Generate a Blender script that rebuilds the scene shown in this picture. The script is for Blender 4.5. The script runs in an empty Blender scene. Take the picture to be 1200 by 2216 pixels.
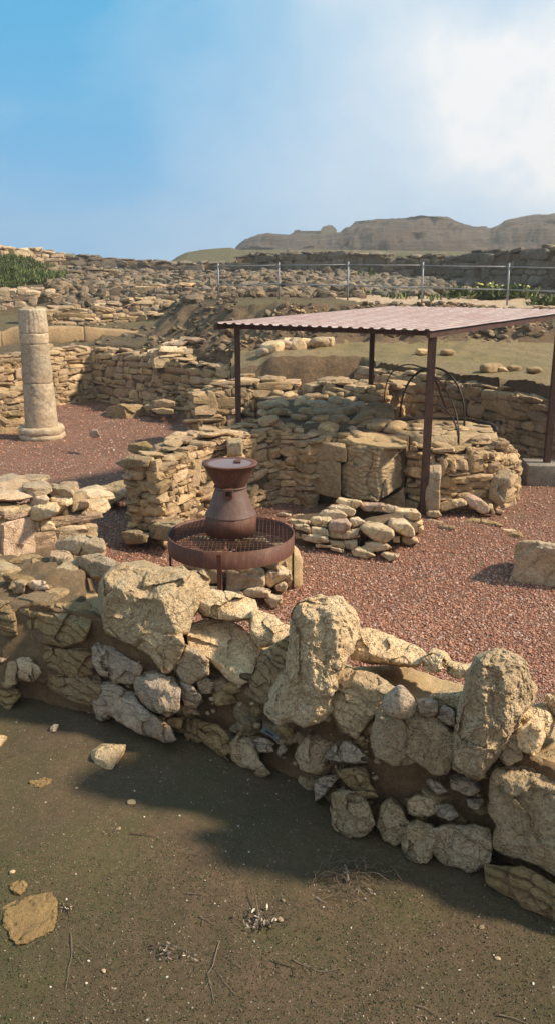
import bpy, math, random
import numpy as np
from mathutils import Vector, Matrix
random.seed(7)
RNG = np.random.default_rng(7)
scn = bpy.context.scene
COL = scn.collection
CAMZ = 2.7
PITCH = math.radians(15.85)
F = 1700.0

# ------------------------------------------------------------------ surveying helpers
def ray(px, py):
    u = (px - 600) / F; v = (1108 - py) / F
    return np.array([u, math.cos(PITCH) + v * math.sin(PITCH), -math.sin(PITCH) + v * math.cos(PITCH)])
CAM = np.array([0, 0, CAMZ])
def onZ(px, py, z):
    d = ray(px, py); return CAM + d * ((z - CAMZ) / d[2])
def onY(px, py, y):
    d = ray(px, py); return CAM + d * (y / d[1])

# ------------------------------------------------------------------ numpy noise
def _hash(ix, iy, iz, seed):
    h = (ix * 73856093) ^ (iy * 19349663) ^ (iz * 83492791) ^ (seed * 2654435761)
    h &= 0xffffffff
    h = ((h ^ (h >> 16)) * 0x45d9f3b) & 0xffffffff
    h = ((h ^ (h >> 16)) * 0x45d9f3b) & 0xffffffff
    h = h ^ (h >> 16)
    return (h & 0xffff) / 32767.5 - 1.0
def vnoise(P, seed=0):
    I = np.floor(P).astype(np.int64); f = P - I; f = f * f * (3 - 2 * f)
    r = 0
    for a in (0, 1):
        wa = f[:, 0] if a else 1 - f[:, 0]
        for b in (0, 1):
            wb = f[:, 1] if b else 1 - f[:, 1]
            for c in (0, 1):
                wc = f[:, 2] if c else 1 - f[:, 2]
                r = r + wa * wb * wc * _hash(I[:, 0] + a, I[:, 1] + b, I[:, 2] + c, seed)
    return r
def fbm(P, octv=4, seed=0, gain=.5):
    r = 0; a = 1; s = 0
    for k in range(octv):
        r = r + a * vnoise(P * (2.03 ** k) + 17.3 * k, seed + k); s += a; a *= gain
    return r / s
def vfbm(P, octv=4, seed=0, gain=.5):
    return np.stack([fbm(P, octv, seed + 31 * k, gain) for k in range(3)], 1)
def n1(x, seed=0):
    x = np.atleast_1d(np.asarray(x, float))
    return vnoise(np.stack([x, x * 0 + .37, x * 0 + .71], 1), seed)
def grid_xy(P2, sc, octv=3, seed=0):
    Q = np.concatenate([P2 * sc, np.full((len(P2), 1), .5)], 1)
    return fbm(Q, octv, seed)

# ------------------------------------------------------------------ materials
def new_mat(name):
    m = bpy.data.materials.new(name); m.use_nodes = True
    nt = m.node_tree; nt.nodes.clear()
    out = nt.nodes.new('ShaderNodeOutputMaterial'); b = nt.nodes.new('ShaderNodeBsdfPrincipled')
    nt.links.new(b.outputs[0], out.inputs['Surface'])
    b.inputs['Roughness'].default_value = .9
    b.inputs['Specular IOR Level'].default_value = .25
    return m, nt, b
def N(nt, t, **kw):
    n = nt.nodes.new('ShaderNode' + t)
    for k, v in kw.items():
        if k.startswith('i_'):
            n.inputs[k[2:].replace('_', ' ')].default_value = v
        else: setattr(n, k, v)
    return n
def noise(nt, co, scale, detail=6, rough=.6, out='Fac', dist=0):
    n = N(nt, 'TexNoise'); n.inputs['Scale'].default_value = scale
    n.inputs['Detail'].default_value = detail; n.inputs['Roughness'].default_value = rough
    n.inputs['Distortion'].default_value = dist
    nt.links.new(co, n.inputs['Vector']); return n.outputs[out]
def ramp(nt, fac, stops, interp='LINEAR'):
    n = N(nt, 'ValToRGB'); n.color_ramp.interpolation = interp
    el = n.color_ramp.elements
    while len(el) < len(stops): el.new(.5)
    for e, (p, c) in zip(el, stops):
        e.position = p; e.color = (c, c, c, 1) if isinstance(c, (int, float)) else (*c, 1)
    nt.links.new(fac, n.inputs[0]); return n.outputs['Color']
def mix(nt, fac, a, b, mode='MIX'):
    n = N(nt, 'Mix', data_type='RGBA', blend_type=mode)
    for sock, v in ((n.inputs[0], fac), (n.inputs[6], a), (n.inputs[7], b)):
        if isinstance(v, bpy.types.NodeSocket): nt.links.new(v, sock)
        elif isinstance(v, tuple): sock.default_value = (*v, 1)
        else: sock.default_value = v
    return n.outputs[2]
def mth(nt, op, a, b=0.0, clamp=False):
    n = N(nt, 'Math', operation=op, use_clamp=clamp)
    for s, v in ((n.inputs[0], a), (n.inputs[1], b)):
        if isinstance(v, bpy.types.NodeSocket): nt.links.new(v, s)
        else: s.default_value = v
    return n.outputs[0]
def bump(nt, b, h, dist, strength=1.0, prev=None):
    n = N(nt, 'Bump'); n.inputs['Distance'].default_value = dist; n.inputs['Strength'].default_value = strength
    nt.links.new(h, n.inputs['Height'])
    if prev is not None: nt.links.new(prev, n.inputs['Normal'])
    nt.links.new(n.outputs[0], b.inputs['Normal']); return n.outputs[0]
def vor(nt, co, scale, feature='F1', out='Distance', rnd=1):
    n = N(nt, 'TexVoronoi', feature=feature); n.inputs['Scale'].default_value = scale
    n.inputs['Randomness'].default_value = rnd
    nt.links.new(co, n.inputs['Vector']); return n.outputs[out]
def obco(nt): return N(nt, 'TexCoord').outputs['Object']

def stone_mat(name, cols, fine=1.0, pit=.5, bumpd=.02, lich=.35, strata=0.0, val=(.62, 1.12)):
    """limestone: three hues picked per stone by the tint attribute, mottling, dark pits, stains"""
    m, nt, b = new_mat(name); co = obco(nt)
    at = N(nt, 'Attribute', attribute_name='tint'); sep = N(nt, 'SeparateColor'); nt.links.new(at.outputs['Color'], sep.inputs[0])
    hue = ramp(nt, sep.outputs[0], [(0, cols[0]), (.5, cols[1]), (1, cols[2])])
    n1_ = noise(nt, co, 3.2 * fine, 8, .65)
    c = mix(nt, ramp(nt, n1_, [(.38, 0.0), (.62, 1.0)]), hue, mix(nt, .6, hue, cols[3]))
    n2 = noise(nt, co, 14 * fine, 8, .7)
    c = mix(nt, 1.0, c, ramp(nt, n2, [(.3, .62), (.5, .95), (.7, 1.15)]), 'MULTIPLY')
    n3 = noise(nt, co, 55 * fine, 5, .75)
    c = mix(nt, .8, c, ramp(nt, n3, [(.33, .45), (.47, .95), (.7, 1.12)]), 'MULTIPLY')
    v = ramp(nt, sep.outputs[1], [(0, val[0]), (1, val[1])])
    c = mix(nt, 1.0, c, v, 'MULTIPLY')
    st = ramp(nt, noise(nt, co, 6 * fine, 6, .7, dist=.6), [(.5, 0.0), (.66, 1.0)])
    c = mix(nt, mth(nt, 'MULTIPLY', st, lich), c, cols[4])
    nt.links.new(c, b.inputs['Base Color'])
    h = mth(nt, 'ADD', mth(nt, 'MULTIPLY', n2, 1.0), mth(nt, 'MULTIPLY', n3, .38))
    if strata:
        mp = N(nt, 'Mapping'); mp.inputs['Scale'].default_value = (1.2, 1.2, 9); nt.links.new(co, mp.inputs[0])
        h = mth(nt, 'ADD', h, mth(nt, 'MULTIPLY', noise(nt, mp.outputs[0], 3, 5, .6), strata))
    wv = N(nt, 'VectorMath', operation='ADD'); nt.links.new(co, wv.inputs[0]); nv_ = noise(nt, co, 5 * fine, 4, .6, out='Color'); sc_ = N(nt, 'VectorMath', operation='SCALE'); nt.links.new(nv_, sc_.inputs[0]); sc_.inputs['Scale'].default_value = .22 / fine; nt.links.new(sc_.outputs[0], wv.inputs[1])
    ck = ramp(nt, vor(nt, wv.outputs[0], 3.4 * fine, 'DISTANCE_TO_EDGE'), [(0.0, 0.0), (.025, 1.0)])
    ck = mth(nt, 'MAXIMUM', ck, ramp(nt, noise(nt, co, 2.1 * fine, 2, .5), [(.46, 0.0), (.54, 1.0)]))
    h = mth(nt, 'ADD', h, mth(nt, 'MULTIPLY', ck, .3))
    c = mix(nt, .4, c, ramp(nt, ck, [(0, .35), (1, 1.0)]), 'MULTIPLY'); nt.links.new(c, b.inputs['Base Color'])
    p = vor(nt, co, 38 * fine)
    h = mth(nt, 'ADD', h, mth(nt, 'MULTIPLY', ramp(nt, p, [(.08, 0.0), (.35, 1.0)]), pit * .5))
    bump(nt, b, h, bumpd, 1.0)
    return m
LIME = [(.62, .41, .215), (.56, .39, .23), (.52, .35, .23), (.40, .265, .12), (.17, .125, .075)]
M = {}
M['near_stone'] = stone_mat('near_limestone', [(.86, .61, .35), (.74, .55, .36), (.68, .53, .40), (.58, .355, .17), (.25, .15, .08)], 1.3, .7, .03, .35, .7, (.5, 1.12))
M['tufa'] = stone_mat('pitted_limestone', [(.90, .66, .39), (.86, .64, .40), (.80, .61, .42), (.66, .43, .22), (.33, .21, .115)], 2.0, 1.1, .035, .2, 0, (.55, 1.12))
M['strata'] = stone_mat('layered_sandstone', [(.50, .33, .15), (.47, .33, .18), (.47, .36, .23), (.33, .2, .08), (.16, .10, .055)], 1.1, .3, .035, .3, 1.3)
M['wall_stone'] = stone_mat('wall_limestone', LIME, 1.2, .4, .02, .35)
M['lit_stone'] = stone_mat('pale_rubble', [(.74, .54, .31), (.66, .50, .33), (.58, .38, .29), (.48, .31, .16), (.23, .155, .1)], 1.2, .4, .02, .3)
M['slope_stone'] = stone_mat('slope_rubble', [(.42, .285, .155), (.35, .245, .15), (.32, .22, .145), (.2, .145, .09), (.08, .06, .042)], .8, .4, .03, .55, 0, (.25, 1.05))
M['dark_stone'] = stone_mat('dark_rubble', [(.30, .235, .15), (.25, .205, .15), (.26, .19, .145), (.16, .125, .085), (.07, .057, .045)], .6, .3, .03, .5)
M['block'] = stone_mat('ashlar', [(.52, .36, .2), (.49, .36, .22), (.47, .35, .24), (.37, .24, .12), (.23, .15, .08)], .8, .4, .02, .4, .4)
M['column'] = stone_mat('column_stone', [(.55, .43, .29), (.54, .43, .3), (.5, .42, .31), (.42, .29, .18), (.27, .17, .1)], 1.2, .3, .012, .45)

def soil_mat(name, c1, c2, c3, green=None, gamt=.5, sc=1.0, bd=.012, speck=None):
    m, nt, b = new_mat(name); co = obco(nt)
    a = noise(nt, co, 1.1 * sc, 7, .6); f = noise(nt, co, 22 * sc, 8, .75); g = noise(nt, co, 120 * sc, 4, .7)
    c = mix(nt, ramp(nt, a, [(.4, 0.0), (.6, 1.0)]), c1, c2)
    c = mix(nt, ramp(nt, f, [(.42, 0.0), (.6, .75)]), c, c3)
    if green:
        gg = noise(nt, co, .75 * sc, 8, .7, dist=.3)
        gg = mth(nt, 'MULTIPLY', ramp(nt, gg, [(.46, 0.0), (.6, 1.0)]), ramp(nt, noise(nt, co, 40 * sc, 3, .7), [(.38, .2), (.6, 1.0)]))
        c = mix(nt, mth(nt, 'MULTIPLY', gg, gamt), c, green)
    c = mix(nt, 1.0, c, ramp(nt, g, [(.3, .62), (.5, 1.0), (.72, 1.3)]), 'MULTIPLY')
    if speck:
        v = vor(nt, co, 95 * sc); vc = vor(nt, co, 95 * sc, out='Color')
        sp = N(nt, 'SeparateColor'); nt.links.new(vc, sp.inputs[0])
        k = mth(nt, 'MULTIPLY', ramp(nt, v, [(.2, 1.0), (.3, 0.0)]), ramp(nt, sp.outputs[0], [(.93, 0.0), (.95, 1.0)]))
        c = mix(nt, k, c, speck)
    nt.links.new(c, b.inputs['Base Color'])
    h = mth(nt, 'ADD', mth(nt, 'MULTIPLY', f, 1.0), mth(nt, 'MULTIPLY', g, .35))
    bump(nt, b, h, bd, 1.0)
    b.inputs['Roughness'].default_value = 1
    return m
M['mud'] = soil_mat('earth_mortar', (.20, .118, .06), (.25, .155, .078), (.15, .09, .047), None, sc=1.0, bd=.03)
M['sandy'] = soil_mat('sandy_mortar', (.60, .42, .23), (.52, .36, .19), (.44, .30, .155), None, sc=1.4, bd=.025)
M['dirt_core'] = soil_mat('wall_core_earth', (.13, .085, .048), (.16, .108, .062), (.09, .06, .036), None, sc=1.2, bd=.02)
M['near_ground'] = soil_mat('mossy_earth', (.128, .082, .048), (.095, .067, .038), (.075, .052, .029), (.075, .071, .026), .8, 1.3, .012, (.35, .3, .24))
M['ledge'] = soil_mat('rocky_ledge_earth', (.30, .20, .11), (.22, .145, .08), (.17, .115, .065), None, 0, 1.5, .035)
M['bank'] = soil_mat('bare_earth', (.18, .117, .068), (.24, .155, .088), (.12, .082, .05), None, 0, .6, .06)
M['terrace'] = soil_mat('thin_grass_earth', (.27, .195, .10), (.225, .168, .085), (.18, .13, .07), (.16, .14, .05), .6, .6, .04, (.4, .33, .22))
M['path'] = soil_mat('sandy_path', (.45, .31, .2), (.42, .30, .2), (.36, .26, .17), (.25, .18, .06), .3, .4, .03)
M['upper'] = soil_mat('upper_ground_earth', (.15, .105, .058), (.12, .086, .05), (.085, .062, .038), (.15, .14, .05), .5, .35, .06)
M['adobe'] = soil_mat('adobe_clay', (.42, .27, .14), (.38, .25, .13), (.34, .22, .12), None, 0, .5, .04)
M['clay_lump'] = soil_mat('yellow_clay', (.36, .23, .095), (.32, .2, .085), (.27, .17, .075), None, 0, 2.0, .02)
M['hill'] = soil_mat('hill_earth', (.19, .128, .082), (.24, .17, .11), (.12, .085, .058), (.12, .12, .055), .35, .04, 1.2)
def hill_mat():
    m, nt, b = new_mat('layered_hill_rock'); co = obco(nt); mp = N(nt, 'Mapping'); mp.inputs['Scale'].default_value = (.02, .02, .55); nt.links.new(co, mp.inputs[0])
    a = noise(nt, mp.outputs[0], 2.2, 7, .7); f = noise(nt, co, .35, 9, .75); g = noise(nt, co, .06, 5, .6)
    c = mix(nt, ramp(nt, a, [(.38, 0.0), (.62, 1.0)]), (.095, .066, .046), (.20, .143, .10)); c = mix(nt, ramp(nt, f, [(.45, 0.0), (.6, .8)]), c, (.085, .065, .042))
    c = mix(nt, ramp(nt, g, [(.5, 0.0), (.65, .6)]), c, (.22, .165, .115)); nt.links.new(c, b.inputs['Base Color']); b.inputs['Roughness'].default_value = 1
    bump(nt, b, mth(nt, 'ADD', a, f), 3.0, 1.0); return m
M['hill'] = hill_mat()
M['hillgreen'] = soil_mat('grassy_slope', (.19, .16, .08), (.16, .14, .065), (.14, .115, .06), (.12, .15, .045), .7, .08, .5)

def gravel_mat():
    m, nt, b = new_mat('red_gravel_bed'); co = obco(nt)
    v = N(nt, 'TexVoronoi', feature='F1'); v.inputs['Scale'].default_value = 70; nt.links.new(co, v.inputs['Vector'])
    sp = N(nt, 'SeparateColor'); nt.links.new(v.outputs['Color'], sp.inputs[0])
    c = ramp(nt, sp.outputs[0], [(0, (.18, .08, .054)), (.3, (.30, .135, .085)), (.55, (.39, .19, .115)), (.8, (.34, .22, .155)), (.955, (.42, .26, .18)), (.994, (.5, .42, .35))])
    n = noise(nt, co, .9, 5, .6)
    c = mix(nt, 1.0, c, ramp(nt, n, [(.3, .82), (.7, 1.15)]), 'MULTIPLY')
    c = mix(nt, 1.0, c, ramp(nt, v.outputs['Distance'], [(.35, 1.0), (.75, .45)]), 'MULTIPLY')
    nt.links.new(c, b.inputs['Base Color'])
    h = ramp(nt, v.outputs['Distance'], [(0, 1.0), (.7, 0.0)])
    bump(nt, b, h, .022, 1.0); return m
M['gravel'] = gravel_mat()
def pebble_mat(name, stops):
    m, nt, b = new_mat(name); at = N(nt, 'Attribute', attribute_name='tint')
    sep = N(nt, 'SeparateColor'); nt.links.new(at.outputs['Color'], sep.inputs[0])
    c = ramp(nt, sep.outputs[0], stops)
    nt.links.new(c, b.inputs['Base Color']); return m
M['red_pebble'] = pebble_mat('red_gravel_grains', [(0, (.19, .08, .054)), (.3, (.31, .135, .085)), (.6, (.41, .19, .112)), (.85, (.42, .25, .18)), (.965, (.5, .32, .25)), (.996, (.5, .42, .36))])
M['soil_pebble'] = pebble_mat('soil_crumbs', [(0, (.07, .052, .034)), (.5, (.13, .095, .058)), (.8, (.18, .13, .08)), (.94, (.26, .2, .14)), (.985, (.5, .45, .37))])
M['twig'] = pebble_mat('dry_twig', [(0, (.07, .045, .03)), (.5, (.18, .13, .09)), (1, (.38, .31, .24))])
M['leaf'] = pebble_mat('green_leaves', [(0, (.04, .06, .018)), (.5, (.085, .115, .035)), (.85, (.15, .17, .05)), (1, (.24, .23, .08))])
M['flower'] = pebble_mat('yellow_flowers', [(0, (.6, .55, .08)), (1, (.75, .7, .3))])
M['dryleaf'] = pebble_mat('dead_leaves', [(0, (.04, .03, .022)), (.5, (.13, .09, .065)), (.8, (.35, .27, .2)), (1, (.6, .5, .4))])

def metal_mat(name, col, col2, rough=.55, metal=.5, sc=6, mixr=(.4, .65), spec=.4):
    m, nt, b = new_mat(name); co = obco(nt)
    f = noise(nt, co, sc, 7, .65); g = noise(nt, co, sc * 12, 5, .7)
    c = mix(nt, ramp(nt, f, [(mixr[0], 0.0), (mixr[1], 1.0)]), col, col2)
    c = mix(nt, .5, c, ramp(nt, g, [(.3, .7), (.6, 1.1)]), 'MULTIPLY')
    nt.links.new(c, b.inputs['Base Color'])
    b.inputs['Metallic'].default_value = metal; b.inputs['Specular IOR Level'].default_value = spec
    nt.links.new(ramp(nt, g, [(.3, rough - .1), (.7, rough + .12)]), b.inputs['Roughness'])
    bump(nt, b, g, .002, .5); return m
M['rust'] = metal_mat('rusty_brown_paint', (.125, .05, .032), (.10, .042, .028), .55, .1)
M['rustcone'] = metal_mat('brown_painted_cone', (.135, .082, .066), (.12, .066, .052), .42, .25)
M['post'] = metal_mat('dark_brown_post', (.08, .038, .03), (.06, .03, .024), .5, .2)
M['roof'] = metal_mat('maroon_sheet', (.23, .16, .145), (.33, .26, .245), .6, .0, 1.5, spec=.12)
def roof_mat():
    m, nt, b = new_mat('corrugated_maroon_sheet'); co = obco(nt); at = N(nt, 'Attribute', attribute_name='tint'); sep = N(nt, 'SeparateColor'); nt.links.new(at.outputs['Color'], sep.inputs[0])
    n1_ = noise(nt, co, 1.6, 7, .65); n2 = noise(nt, co, 14, 6, .7)
    c = mix(nt, ramp(nt, sep.outputs[0], [(.1, 0.0), (.9, 1.0)]), (.27, .195, .18), (.43, .37, .355))
    c = mix(nt, ramp(nt, n1_, [(.4, 0.0), (.65, .7)]), c, (.25, .155, .14)); c = mix(nt, 1.0, c, ramp(nt, n2, [(.3, .75), (.65, 1.15)]), 'MULTIPLY')
    nt.links.new(c, b.inputs['Base Color']); b.inputs['Roughness'].default_value = .62; b.inputs['Specular IOR Level'].default_value = .15; return m
M['roof'] = roof_mat()
M['iron'] = metal_mat('black_iron', (.035, .026, .022), (.06, .035, .025), .55, .5)
M['galv'] = metal_mat('galvanised_steel', (.30, .30, .31), (.22, .22, .225), .6, .3)
M['lidglass'] = metal_mat('pale_plastic_lid', (.17, .135, .145), (.15, .12, .13), .9, .0, 2)
M['tagm'] = metal_mat('grey_tag', (.085, .09, .095), (.11, .115, .12), .6, .0, 30, spec=.15)
M['tagw'] = metal_mat('tag_rivet', (.7, .7, .7), (.6, .6, .6), .3, .8, 30)
def rust_mat(name, col, col2, dust, rough=.6):
    m, nt, b = new_mat(name); co = obco(nt); mp = N(nt, 'Mapping'); mp.inputs['Scale'].default_value = (9, 9, 1.6); nt.links.new(co, mp.inputs[0])
    n1_ = noise(nt, co, 5, 7, .7); st_ = noise(nt, mp.outputs[0], 3, 6, .65); n3 = noise(nt, co, 60, 5, .7)
    c = mix(nt, ramp(nt, n1_, [(.38, 0.0), (.62, 1.0)]), col, col2); c = mix(nt, ramp(nt, st_, [(.5, 0.0), (.68, .55)]), c, dust)
    c = mix(nt, 1.0, c, ramp(nt, n3, [(.3, .75), (.6, 1.1)]), 'MULTIPLY'); nt.links.new(c, b.inputs['Base Color'])
    nt.links.new(ramp(nt, n1_, [(.3, rough - .12), (.7, rough + .15)]), b.inputs['Roughness']); bump(nt, b, mth(nt, 'ADD', n3, n1_), .003, .6); return m
M['rust'] = rust_mat('rusty_brown_paint', (.125, .05, .032), (.09, .038, .026), (.19, .10, .06))
M['rustcone'] = rust_mat('brown_painted_cone', (.14, .085, .068), (.11, .062, .048), (.2, .135, .105), .5)
M['post'] = rust_mat('dark_brown_post', (.08, .038, .03), (.055, .028, .022), (.14, .075, .05))
M['concrete'] = stone_mat('concrete', [(.30, .26, .21), (.30, .26, .21), (.30, .26, .21), (.25, .21, .17), (.2, .17, .13)], 1, .1, .005, .25)

# ------------------------------------------------------------------ mesh building
class MB:
    def __init__(s): s.V = []; s.Q = []; s.T = []; s.C = []; s.n = 0
    def add(s, V, Q=None, T=None, tint=None):
        V = np.asarray(V, float); k = len(V)
        if Q is not None and len(Q): s.Q.append(np.asarray(Q) + s.n)
        if T is not None and len(T): s.T.append(np.asarray(T) + s.n)
        if tint is None: tint = RNG.random(3)
        tint = np.asarray(tint, float)
        if tint.ndim == 1: tint = np.tile(tint, (k, 1))
        s.V.append(V); s.C.append(tint); s.n += k
    def build(s, name, mat, parent=None, origin=None, smooth=True, label=None):
        V = np.concatenate(s.V); C = np.concatenate(s.C)
        if origin is None:
            origin = np.array([(V[:, 0].min() + V[:, 0].max()) / 2, (V[:, 1].min() + V[:, 1].max()) / 2, V[:, 2].min()])
        origin = np.asarray(origin, float)
        me = bpy.data.meshes.new(name)
        Q = np.concatenate(s.Q) if s.Q else np.zeros((0, 4), int); T = np.concatenate(s.T) if s.T else np.zeros((0, 3), int)
        me.vertices.add(len(V)); me.vertices.foreach_set('co', (V - origin).astype(np.float32).ravel())
        nl = len(Q) * 4 + len(T) * 3; me.loops.add(nl)
        me.loops.foreach_set('vertex_index', np.concatenate([Q.ravel(), T.ravel()]).astype(np.int32))
        me.polygons.add(len(Q) + len(T))
        st = np.concatenate([np.arange(len(Q)) * 4, len(Q) * 4 + np.arange(len(T)) * 3]).astype(np.int32)
        me.polygons.foreach_set('loop_start', st)
        me.polygons.foreach_set('use_smooth', np.full(len(Q) + len(T), smooth))
        me.update(calc_edges=True); me.validate()
        a = me.attributes.new('tint', 'FLOAT_COLOR', 'POINT')
        a.data.foreach_set('color', np.concatenate([C, np.ones((len(C), 1))], 1).astype(np.float32).ravel())
        me.materials.append(M[mat] if isinstance(mat, str) else mat)
        o = bpy.data.objects.new(name, me); COL.objects.link(o)
        if parent is not None:
            o.parent = parent; q = parent; L0 = Vector((0, 0, 0))
            while q is not None: L0 = L0 + q.location; q = q.parent
            o.location = Vector(origin) - L0
        else: o.location = origin
        if label: o['label'] = label
        return o
def tag(o, label=None, cat=None, group=None, kind=None):
    if label: o['label'] = label
    if cat: o['category'] = cat
    if group: o['group'] = group
    if kind: o['kind'] = kind
    return o
def thing(name, loc, label, cat, group=None):
    o = bpy.data.objects.new(name, None); COL.objects.link(o); o.location = Vector([float(a) for a in loc]); o.empty_display_size = .2
    return tag(o, label, cat, group)

_cs = {}
def cubesphere(n):
    if n in _cs: return _cs[n]
    d = {}; V = []; Q = []
    def vid(p):
        k = tuple(int(round(c)) for c in p)
        if k not in d: d[k] = len(V); V.append(p)
        return d[k]
    for ax in range(3):
        for sg in (-n, n):
            for i in range(n):
                for j in range(n):
                    q = []
                    for (a, b) in ((0, 0), (1, 0), (1, 1), (0, 1)):
                        p = [0, 0, 0]; p[ax] = sg; p[(ax + 1) % 3] = 2 * (i + a) - n; p[(ax + 2) % 3] = 2 * (j + b) - n
                        q.append(vid(tuple(p)))
                    if sg < 0: q = q[::-1]
                    Q.append(q)
    V = np.array(V, float) / n
    V = np.tan(V * .9) / np.tan(.9) if n > 2 else V
    V = V / np.linalg.norm(V, axis=1, keepdims=True)
    _cs[n] = (V, np.array(Q)); return _cs[n]

def rocks(mb, C, S, R, k=4.0, n=5, amp=.1, seed=0, tint=None, chis=5):
    """many rocks in one go: C centres (m,3), S full sizes (m,3), R rotations (m,3,3)"""
    C = np.asarray(C, float); S = np.asarray(S, float); m = len(C)
    if m == 0: return
    T, Q = cubesphere(n); nv = len(T)
    ks = np.clip(k * (.75 + .6 * RNG.random(m)), 2.1, 9)[:, None, None]
    P = np.tile(T, (m, 1, 1))
    P = P / (np.sum(np.abs(P) ** ks, axis=2, keepdims=True) ** (1 / ks))
    for _ in range(chis):       # chipped corners
        nn = RNG.normal(size=(m, 1, 3)); nn /= np.linalg.norm(nn, axis=2, keepdims=True)
        dd = .70 + .42 * RNG.random((m, 1, 1))
        pr = np.sum(P * nn, axis=2, keepdims=True) - dd
        P = P - nn * np.maximum(pr, 0) * .9
    # taper & skew
    tp = (RNG.random((m, 1)) - .5) * .5
    P[:, :, 1] *= 1 + tp * P[:, :, 2]; P[:, :, 2] *= 1 + ((RNG.random((m, 1)) - .5) * .55) * P[:, :, 0]
    off = RNG.random((m, 1, 3)) * 50
    W = (P * 1.3 + off).reshape(-1, 3)
    D = vfbm(W, 3, seed).reshape(m, nv, 3)
    P = P + D * amp * 1.6
    P = P * S[:, None, :] / 2
    P = np.einsum('mij,mvj->mvi', R, P) + C[:, None, :]
    fq = (Q[None] + (np.arange(m) * nv)[:, None, None]).reshape(-1, 4)
    if tint is None: tint = RNG.random((m, 3))
    mb.add(P.reshape(-1, 3), Q=fq, tint=np.repeat(tint, nv, axis=0))
def rot(yaw, pitch=0, roll=0):
    yaw, pitch, roll = (np.atleast_1d(np.asarray(a, float)) for a in (yaw, pitch, roll))
    m = max(len(yaw), len(pitch), len(roll)); yaw, pitch, roll = (np.broadcast_to(a, m) for a in (yaw, pitch, roll))
    z = np.zeros(m); o = np.ones(m); c, s = np.cos, np.sin
    A = np.array([[c(yaw), -s(yaw), z], [s(yaw), c(yaw), z], [z, z, o]]).transpose(2, 0, 1)
    B = np.array([[c(pitch), z, s(pitch)], [z, o, z], [-s(pitch), z, c(pitch)]]).transpose(2, 0, 1)
    Cc = np.array([[o, z, z], [z, c(roll), -s(roll)], [z, s(roll), c(roll)]]).transpose(2, 0, 1)
    return A @ B @ Cc

def tube(mb, pts, r, seg=8, tint=None, cap=True, r2=None):
    pts = np.asarray(pts, float); n = len(pts)
    rr = np.full(n, r) if r2 is None else np.linspace(r, r2, n)
    V = []
    t0 = np.gradient(pts, axis=0)
    for i in range(n):
        t = t0[i] / (np.linalg.norm(t0[i]) + 1e-9)
        up = np.array([0, 0, 1.]) if abs(t[2]) < .9 else np.array([1., 0, 0])
        a = np.cross(t, up); a /= np.linalg.norm(a); b = np.cross(t, a)
        for j in range(seg):
            th = 2 * math.pi * j / seg; V.append(pts[i] + rr[i] * (a * math.cos(th) + b * math.sin(th)))
    Q = [[i * seg + j, i * seg + (j + 1) % seg, (i + 1) * seg + (j + 1) % seg, (i + 1) * seg + j] for i in range(n - 1) for j in range(seg)]
    T = []
    if cap:
        V.append(pts[0]); V.append(pts[-1]); k = n * seg
        T = [[k, (j + 1) % seg, j] for j in range(seg)] + [[k + 1, (n - 1) * seg + j, (n - 1) * seg + (j + 1) % seg] for j in range(seg)]
    mb.add(V, Q=Q, T=T, tint=tint)
def lathe(mb, prof, c, seg=64, tint=None):
    c = np.asarray(c, float); V = []; n = len(prof)
    for (r, z) in prof:
        for j in range(seg):
            th = 2 * math.pi * j / seg; V.append(c + [r * math.cos(th), r * math.sin(th), z])
    Q = [[i * seg + j, i * seg + (j + 1) % seg, (i + 1) * seg + (j + 1) % seg, (i + 1) * seg + j] for i in range(n - 1) for j in range(seg)]
    mb.add(V, Q=Q, tint=tint)
def box(mb, c, s, yaw=0, R=None, tint=None, bev=0.0):
    c = np.asarray(c, float); s = np.asarray(s, float) / 2
    if R is None: R = rot(yaw)[0]
    if bev <= 0:
        V = np.array([[x, y, z] for x in (-1, 1) for y in (-1, 1) for z in (-1, 1)]) * s
        Q = [[0, 1, 3, 2], [4, 6, 7, 5], [0, 4, 5, 1], [2, 3, 7, 6], [0, 2, 6, 4], [1, 5, 7, 3]]
        mb.add(V @ R.T + c, Q=Q, tint=tint); return
    bm = __import__('bmesh').new(); B = __import__('bmesh')
    B.ops.create_cube(bm, size=2)
    for v in bm.verts: v.co = Vector((v.co.x * s[0], v.co.y * s[1], v.co.z * s[2]))
    B.ops.bevel(bm, geom=bm.edges[:], offset=bev, segments=2, profile=.5, affect='EDGES')
    bm.verts.index_update(); V = np.array([v.co[:] for v in bm.verts])
    Q = [[v.index for v in f.verts] for f in bm.faces if len(f.verts) == 4]; T = [[v.index for v in f.verts] for f in bm.faces if len(f.verts) == 3]
    bm.free(); mb.add(V @ R.T + c, Q=Q, T=T, tint=tint)
def beam(mb, a, b, w, h, tint=None):
    a = np.asarray(a, float); b = np.asarray(b, float); d = b - a; L = np.linalg.norm(d); d /= L
    up = np.array([0, 0, 1.]) if abs(d[2]) < .95 else np.array([0, 1., 0])
    s = np.cross(up, d); s /= np.linalg.norm(s); u = np.cross(d, s)
    box(mb, (a + b) / 2, (L, w, h), R=np.stack([d, s, u], 1), tint=tint)

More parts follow.
